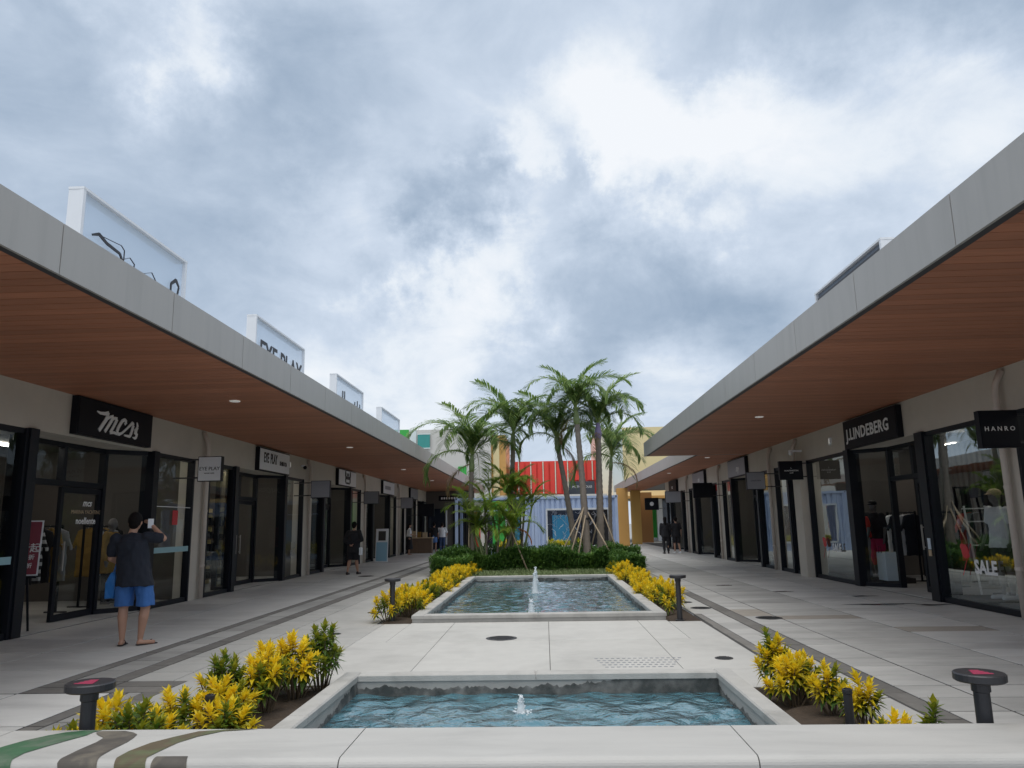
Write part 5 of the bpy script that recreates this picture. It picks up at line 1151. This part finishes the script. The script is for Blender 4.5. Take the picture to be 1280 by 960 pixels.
# ------------------------------------------------------------------ shipping containers
def corrug(x0, x1, y, z0, z1, axis='x', pitch=.27, dep=.065):
    mb = MB(); n = max(1, round((x1-x0)/pitch)); pts = []
    for i in range(n):
        a = x0+(x1-x0)*i/n; w = (x1-x0)/n; pts += [(a, 0), (a+w*.52, 0), (a+w*.60, dep), (a+w*.90, dep), (a+w*.98, 0)]
    pts.append((x1, 0)); f = (lambda u, d, z: (u, y+d, z)) if axis == 'x' else (lambda u, d, z: (y+d, u, z))
    for (a, da), (b, db) in zip(pts[:-1], pts[1:]): mb.add([f(a, da, z0), f(b, db, z0), f(b, db, z1), f(a, da, z1)], [(0, 1, 2, 3)])
    return mb
def container(x0, x1, y0, y1, z1, label, panels, opening):
    t = thing('shipping_container', label, 'shipping container', ((x0+x1)/2, (y0+y1)/2, 0)); p = .14
    for x in (x0, x1-p):
        for y in (y0, y1-p): MB().box(x, x+p, y, y+p, .12, z1-.13).build('corner_post', M_cont, t)
    m = MB(); m.box(x0+p, x1-p, y0+.01, y0+.11, z1-.13, z1-.02); m.box(x0+p, x1-p, y1-.11, y1-.01, z1-.13, z1-.02); m.box(x0+.01, x0+.11, y0+p, y1-p, z1-.13, z1-.02); m.box(x1-.11, x1-.01, y0+p, y1-p, z1-.13, z1-.02)
    m.box(x0+p, x1-p, y0+.01, y0+.11, .0, .16); m.box(x0+p, x1-p, y1-.11, y1-.01, 0, .16); m.build('rail', M_cont, t)
    m = MB(); m.box(x0+.02, x1-.02, y0+.02, y1-.02, z1-.06, z1-.03); m.box(x0+.12, x1-.12, y0+.12, y1-.12, .08, .12); m.build('roof_and_floor', M_cont, t)
    for x in (x0-.01, x1-p+.0):
        for y in (y0-.012, y1-p+.012):
            for z in (0, z1-.13): MB().box(x, x+p+.01, y, y+p, z, z+.125).build('corner_casting', M_cont, t)
            MB().box(x+.04, x+.11, y-.004, y-.001, z1-.10, z1-.03).build('casting_hole', M_gap, t)
    for q in panels: corrug(q[0], q[1], y0+.05, q[2], q[3]).build('corrugated_panel', M_cont, t)
    corrug(y0+p, y1-p, x0+.03, .12, z1-.13, 'y').build('corrugated_panel', M_cont, t) if opening != 'left' else None
    if opening: pass
    return t
cL = container(-4.45, -.52, 38.0, 40.4, 2.86, 'left lilac blue shipping container with an open front behind the palms', [(-1.05, -.66, .16, 2.73)], 'left')
m = MB(); m.box(-1.16, -1.05, 38.02, 38.14, .16, 2.2); m.build('door_jamb', M_cwhite, cL)
m = MB(); m.prism([(-1.62, 2.68), (-1.10, 2.68), (-1.16, 2.25), (-1.80, 2.25)], lambda u, v, h: (u, 37.95+h, v), .03); m.build('awning', M_intdark, cL)
m = MB(); m.box(-4.3, -1.16, 38.02, 38.1, 2.16, 2.22); m.build('header_bar', M_cont, cL)
cR = container(-.50, 3.62, 38.0, 40.4, 2.86, 'right lilac blue shipping container with a wide window opening', [(-.36, .08, .16, 2.73), (.08, 3.2, 2.25, 2.73), (3.2, 3.48, .16, 2.73)], 'right')
m = MB(); m.box(.06, 3.2, 38.02, 38.12, 2.16, 2.25); m.box(.06, .14, 38.02, 38.12, .42, 2.16); m.box(3.12, 3.2, 38.02, 38.12, .42, 2.16); m.build('window_frame', M_cwhite, cR)
MB().box(.14, 3.12, 37.98, 38.14, .36, .44).build('window_sill', M_cwhite, cR)
corrug(.08, 3.2, 38.05, .16, .36).build('corrugated_panel', M_cont, cR)
MB().box(1.9, 3.35, 40.28, 40.32, .15, 2.6).build('rear_board', M_intdark, cR)
t = thing('wire_light_sculpture', 'tangle of white wires and string lights hanging inside the right container', 'string lights', (1.6, 39, 2.2)); m = MB(); r_ = random.Random(4)
for k in range(34):
    p = Vector((r_.uniform(-1.3, 1.3), r_.uniform(-.6, .6), r_.uniform(-1.3, -.05))); pts = [p]
    for q in range(4): pts.append(pts[-1]+Vector((r_.uniform(-.2, .2), r_.uniform(-.1, .1), r_.uniform(-.22, .22))))
    m.tube(pts, .009, 4)
for k in range(8): x = r_.uniform(-1.3, 1.3); m.tube([(x, 0, -1.0), (x+.02, 0, .4)], .005, 4)
m.build('wire', M_white, t, world=False)

# ------------------------------------------------------------------ background buildings
def block(name, label, boxes, loc):
    t = thing(name, label, 'building', loc)
    for nm, m_, (a, b, c, d, e, f) in boxes: MB().box(a, b, c, d, e, f).build(nm, m_, t)
    return t
tb = block('facade_building', 'grey beige building behind the left canopy with green and teal panels', [('wall', M_fgrey, (-14, -4.15, 60, 70, 0, 9.1)), ('green_panel', M_fgreen, (-12.4, -10.72, 59.9, 60, 7.0, 9.14)),
      ('white_panel', M_fblue, (-10.68, -10.1, 59.9, 60, 6.9, 9.12)), ('window', M_fdark, (-9.9, -9.0, 59.86, 59.96, 7.7, 8.7)), ('green_panel', M_fgreen, (-6.75, -6.1, 59.9, 60, 4.8, 6.1))], (-9.6, 65, 0))
M_tealg = mat('teal_glass', (.05, .30, .27), .2); MB().box(-9.98, -9.0, 59.80, 59.858, 7.62, 8.72).build('pane', M_tealg, tb)
m = MB(); m.bar((-10.02, 59.82, 7.6), (-8.95, 59.82, 7.6), .08); m.bar((-10.02, 59.82, 8.74), (-8.95, 59.82, 8.74), .08); m.build('window_frame', M_fblue, tb)
tr_ = block('facade_building', 'bright red louvred building above the containers', [('wall', M_fdark, (-2.6, 4.25, 62, 70, 0, 3.6)), ('wall', M_fred, (-2.6, 4.25, 62.0, 70, 3.8, 6.55)), ('window', M_fdark, (2.0, 4.1, 61.8, 61.98, 3.75, 4.85))], (0.8, 66, 0))
for k in range(14):
    x = -2.45+k*.5
    MB().box(x, x+.36, 61.85, 61.97, 3.9 if x < 1.7 else 4.95, 6.54).build('louvre_panel', M_fred, tr_)
    if k % 2 == 0: MB().box(x+.38, x+.46, 61.80, 61.97, 3.9 if x < 1.7 else 4.95, 6.5).build('light_fin', M_fcream, tr_)
text_obj('MOTHERHOUSE', .26, M_letter, tr_, (3.1, 61.78, 4.4), (1, 0, 0), UP, sx=.85)
block('facade_building', 'orange panelled building behind the left palms', [('wall', M_forange, (-4.14, -3.0, 60.5, 68, 0, 8.6)), ('yellow_panel', M_fyel, (-4.0, -3.5, 60.4, 60.5, 3.5, 8.4))], (-3.9, 64, 0))
block('facade_building', 'yellow, cream and pale blue building behind the right canopy', [('cream_wall', M_fcream, (4.4, 5.4, 60, 70, 2.9, 8.9)), ('blue_wall', M_fblue, (5.4, 6.3, 60.05, 70, 3.4, 8.95)), ('yellow_wall', M_fyel, (6.3, 14, 60, 70, 3.4, 8.92)),
      ('soffit', M_forange, (4.4, 14, 59, 60, 3.3, 3.5))], (8, 65, 0))
cb = block('colonnade', 'row of ochre columns under the far end of the right canopy', [('column', M_forange, (4.75, 5.45, 50, 50.6, 0, 3.72)), ('column', mat('column_ochre', (.5, .30, .08), .6, nscale=1, namt=.1), (6.1, 6.75, 54, 54.6, 0, 3.72)), ('column', mat('column_brown', (.27, .12, .03), .6), (7.2, 8.1, 58, 58.7, 0, 3.72))], (6, 54, 0))
gb = block('green_kiosk', 'bright green walled shop at the far end of the right arcade with a white pillar', [('wall', M_fgreen, (8.35, 9.6, 63, 66, 0, 4.2)), ('white_pillar', M_white, (9.05, 9.5, 62.2, 62.6, 0, 3.6)), ('base', M_white, (8.2, 12.5, 62.6, 63, 0, .25)), ('header', M_fgreen, (8.3, 13, 62.7, 63, 3.4, 4.4)), ('dark_glass', M_fdark, (9.6, 13, 63, 63.2, .2, 3.4))], (10, 64, 0))
block('painted_wall', 'green painted wall seen through the left container', [('wall', M_fgreen, (-3.4, -2.35, 50, 50.3, 0, 3.1)), ('light_strip', M_white, (-2.55, -2.48, 49.95, 50, 0, 3.1))], (-3, 50, 0))
block('painted_wall', 'bright blue painted wall beside the green one behind the left container', [('wall', M_focean, (-2.25, -1.65, 50, 50.3, 0, 3.0))], (-2, 50, 0))
block('painted_wall', 'blue painted wall seen through the window of the right container', [('wall', M_focean, (.5, 1.70, 50, 50.3, .4, 2.05))], (1.1, 50, 0))
block('painted_wall', 'red and white shopfront seen at the left end of the left container', [('wall', M_fred, (-5.4, -4.3, 51, 51.3, 0, 1.3)), ('glass', M_tealg, (-5.4, -4.3, 51, 51.25, 1.3, 2.2)), ('header', M_fred, (-5.4, -4.3, 51, 51.3, 2.2, 2.6))], (-4.9, 51, 0))
block('shop_row', 'dark glazed shop row behind the containers', [('glass_wall', M_fdark, (-4.2, 4.6, 56, 58, 0, 3.3)), ('header', M_fgrey, (-4.2, 4.6, 55.9, 58, 3.3, 3.6))], (0, 57, 0))
hedge('rear_planting', [(-.5, 3.4, 45.5, 47.5, .55), (-2.6, -.9, 44.5, 46, .5)], 3000, .3, .09, M_croton, 'yellow green low planting beyond the containers', 8)

t = thing('end_shop', 'dark slatted shop front closing the far end of the left walkway', 'shop front', (-6.4, 50, 0))
MB().box(-7.76, -4.6, 50, 50.3, .0, 3.74).build('wall', M_int, t)
for k in range(9): x = -5.95+k*.15; MB().box(x, x+.09, 49.9, 49.99, .1, 2.75).build('slat', M_frame, t)
MB().box(-6.1, -4.6, 49.93, 49.995, 2.76, 2.86).build('header', M_frame, t)
MB().box(-7.6, -6.5, 49.92, 49.99, .0, 2.6).build('glass_door', M_fdark, t); MB().box(-6.45, -6.36, 49.85, 49.99, .3, 2.5).build('light_strip', M_white, t)

# damp patches on the right walkway
M_wet = mat('damp_stone', (.085, .082, .08), .25, nscale=12, namt=.3)
r_ = random.Random(21)
for i, (x, y, w, h) in enumerate([(5.9, 14.1, 1.1, .12), (6.7, 13.9, .55, .10), (6.2, 15.6, .5, .09), (5.0, 16.8, .4, .08), (4.2, 18.6, .35, .1)]):
    mb = MB(); n = 26; ring = []
    for k in range(n): a = 2*pi*k/n; q = 1+.25*sin(3*a+i)+.12*sin(7*a+2*i)+r_.uniform(-.05, .05); ring.append((x+w*.5*q*cos(a), y+h*q*sin(a), .0042))
    mb.add(ring, [tuple(range(n))]); tag(mb.build('damp_patch', M_wet), ['long damp patch across the paving before the right shop doorway', 'damp patch close to the thick black window post on the right', 'small damp patch by the angled doorway glass on the right', 'small damp patch on the paving before the bold capitals shop', 'small damp patch farthest up the right walkway'][i], 'puddle', 'damp patches on the right walkway')

t = thing('slatted_screen', 'tall dark slatted screen behind the pink trousered mannequin', 'screen', (9.7, 18.6, 0))
for k in range(16): y = 16.9+k*.22; MB().box(9.66, 9.74, y, y+.12, .02, 3.2).build('slat', M_frame, t)
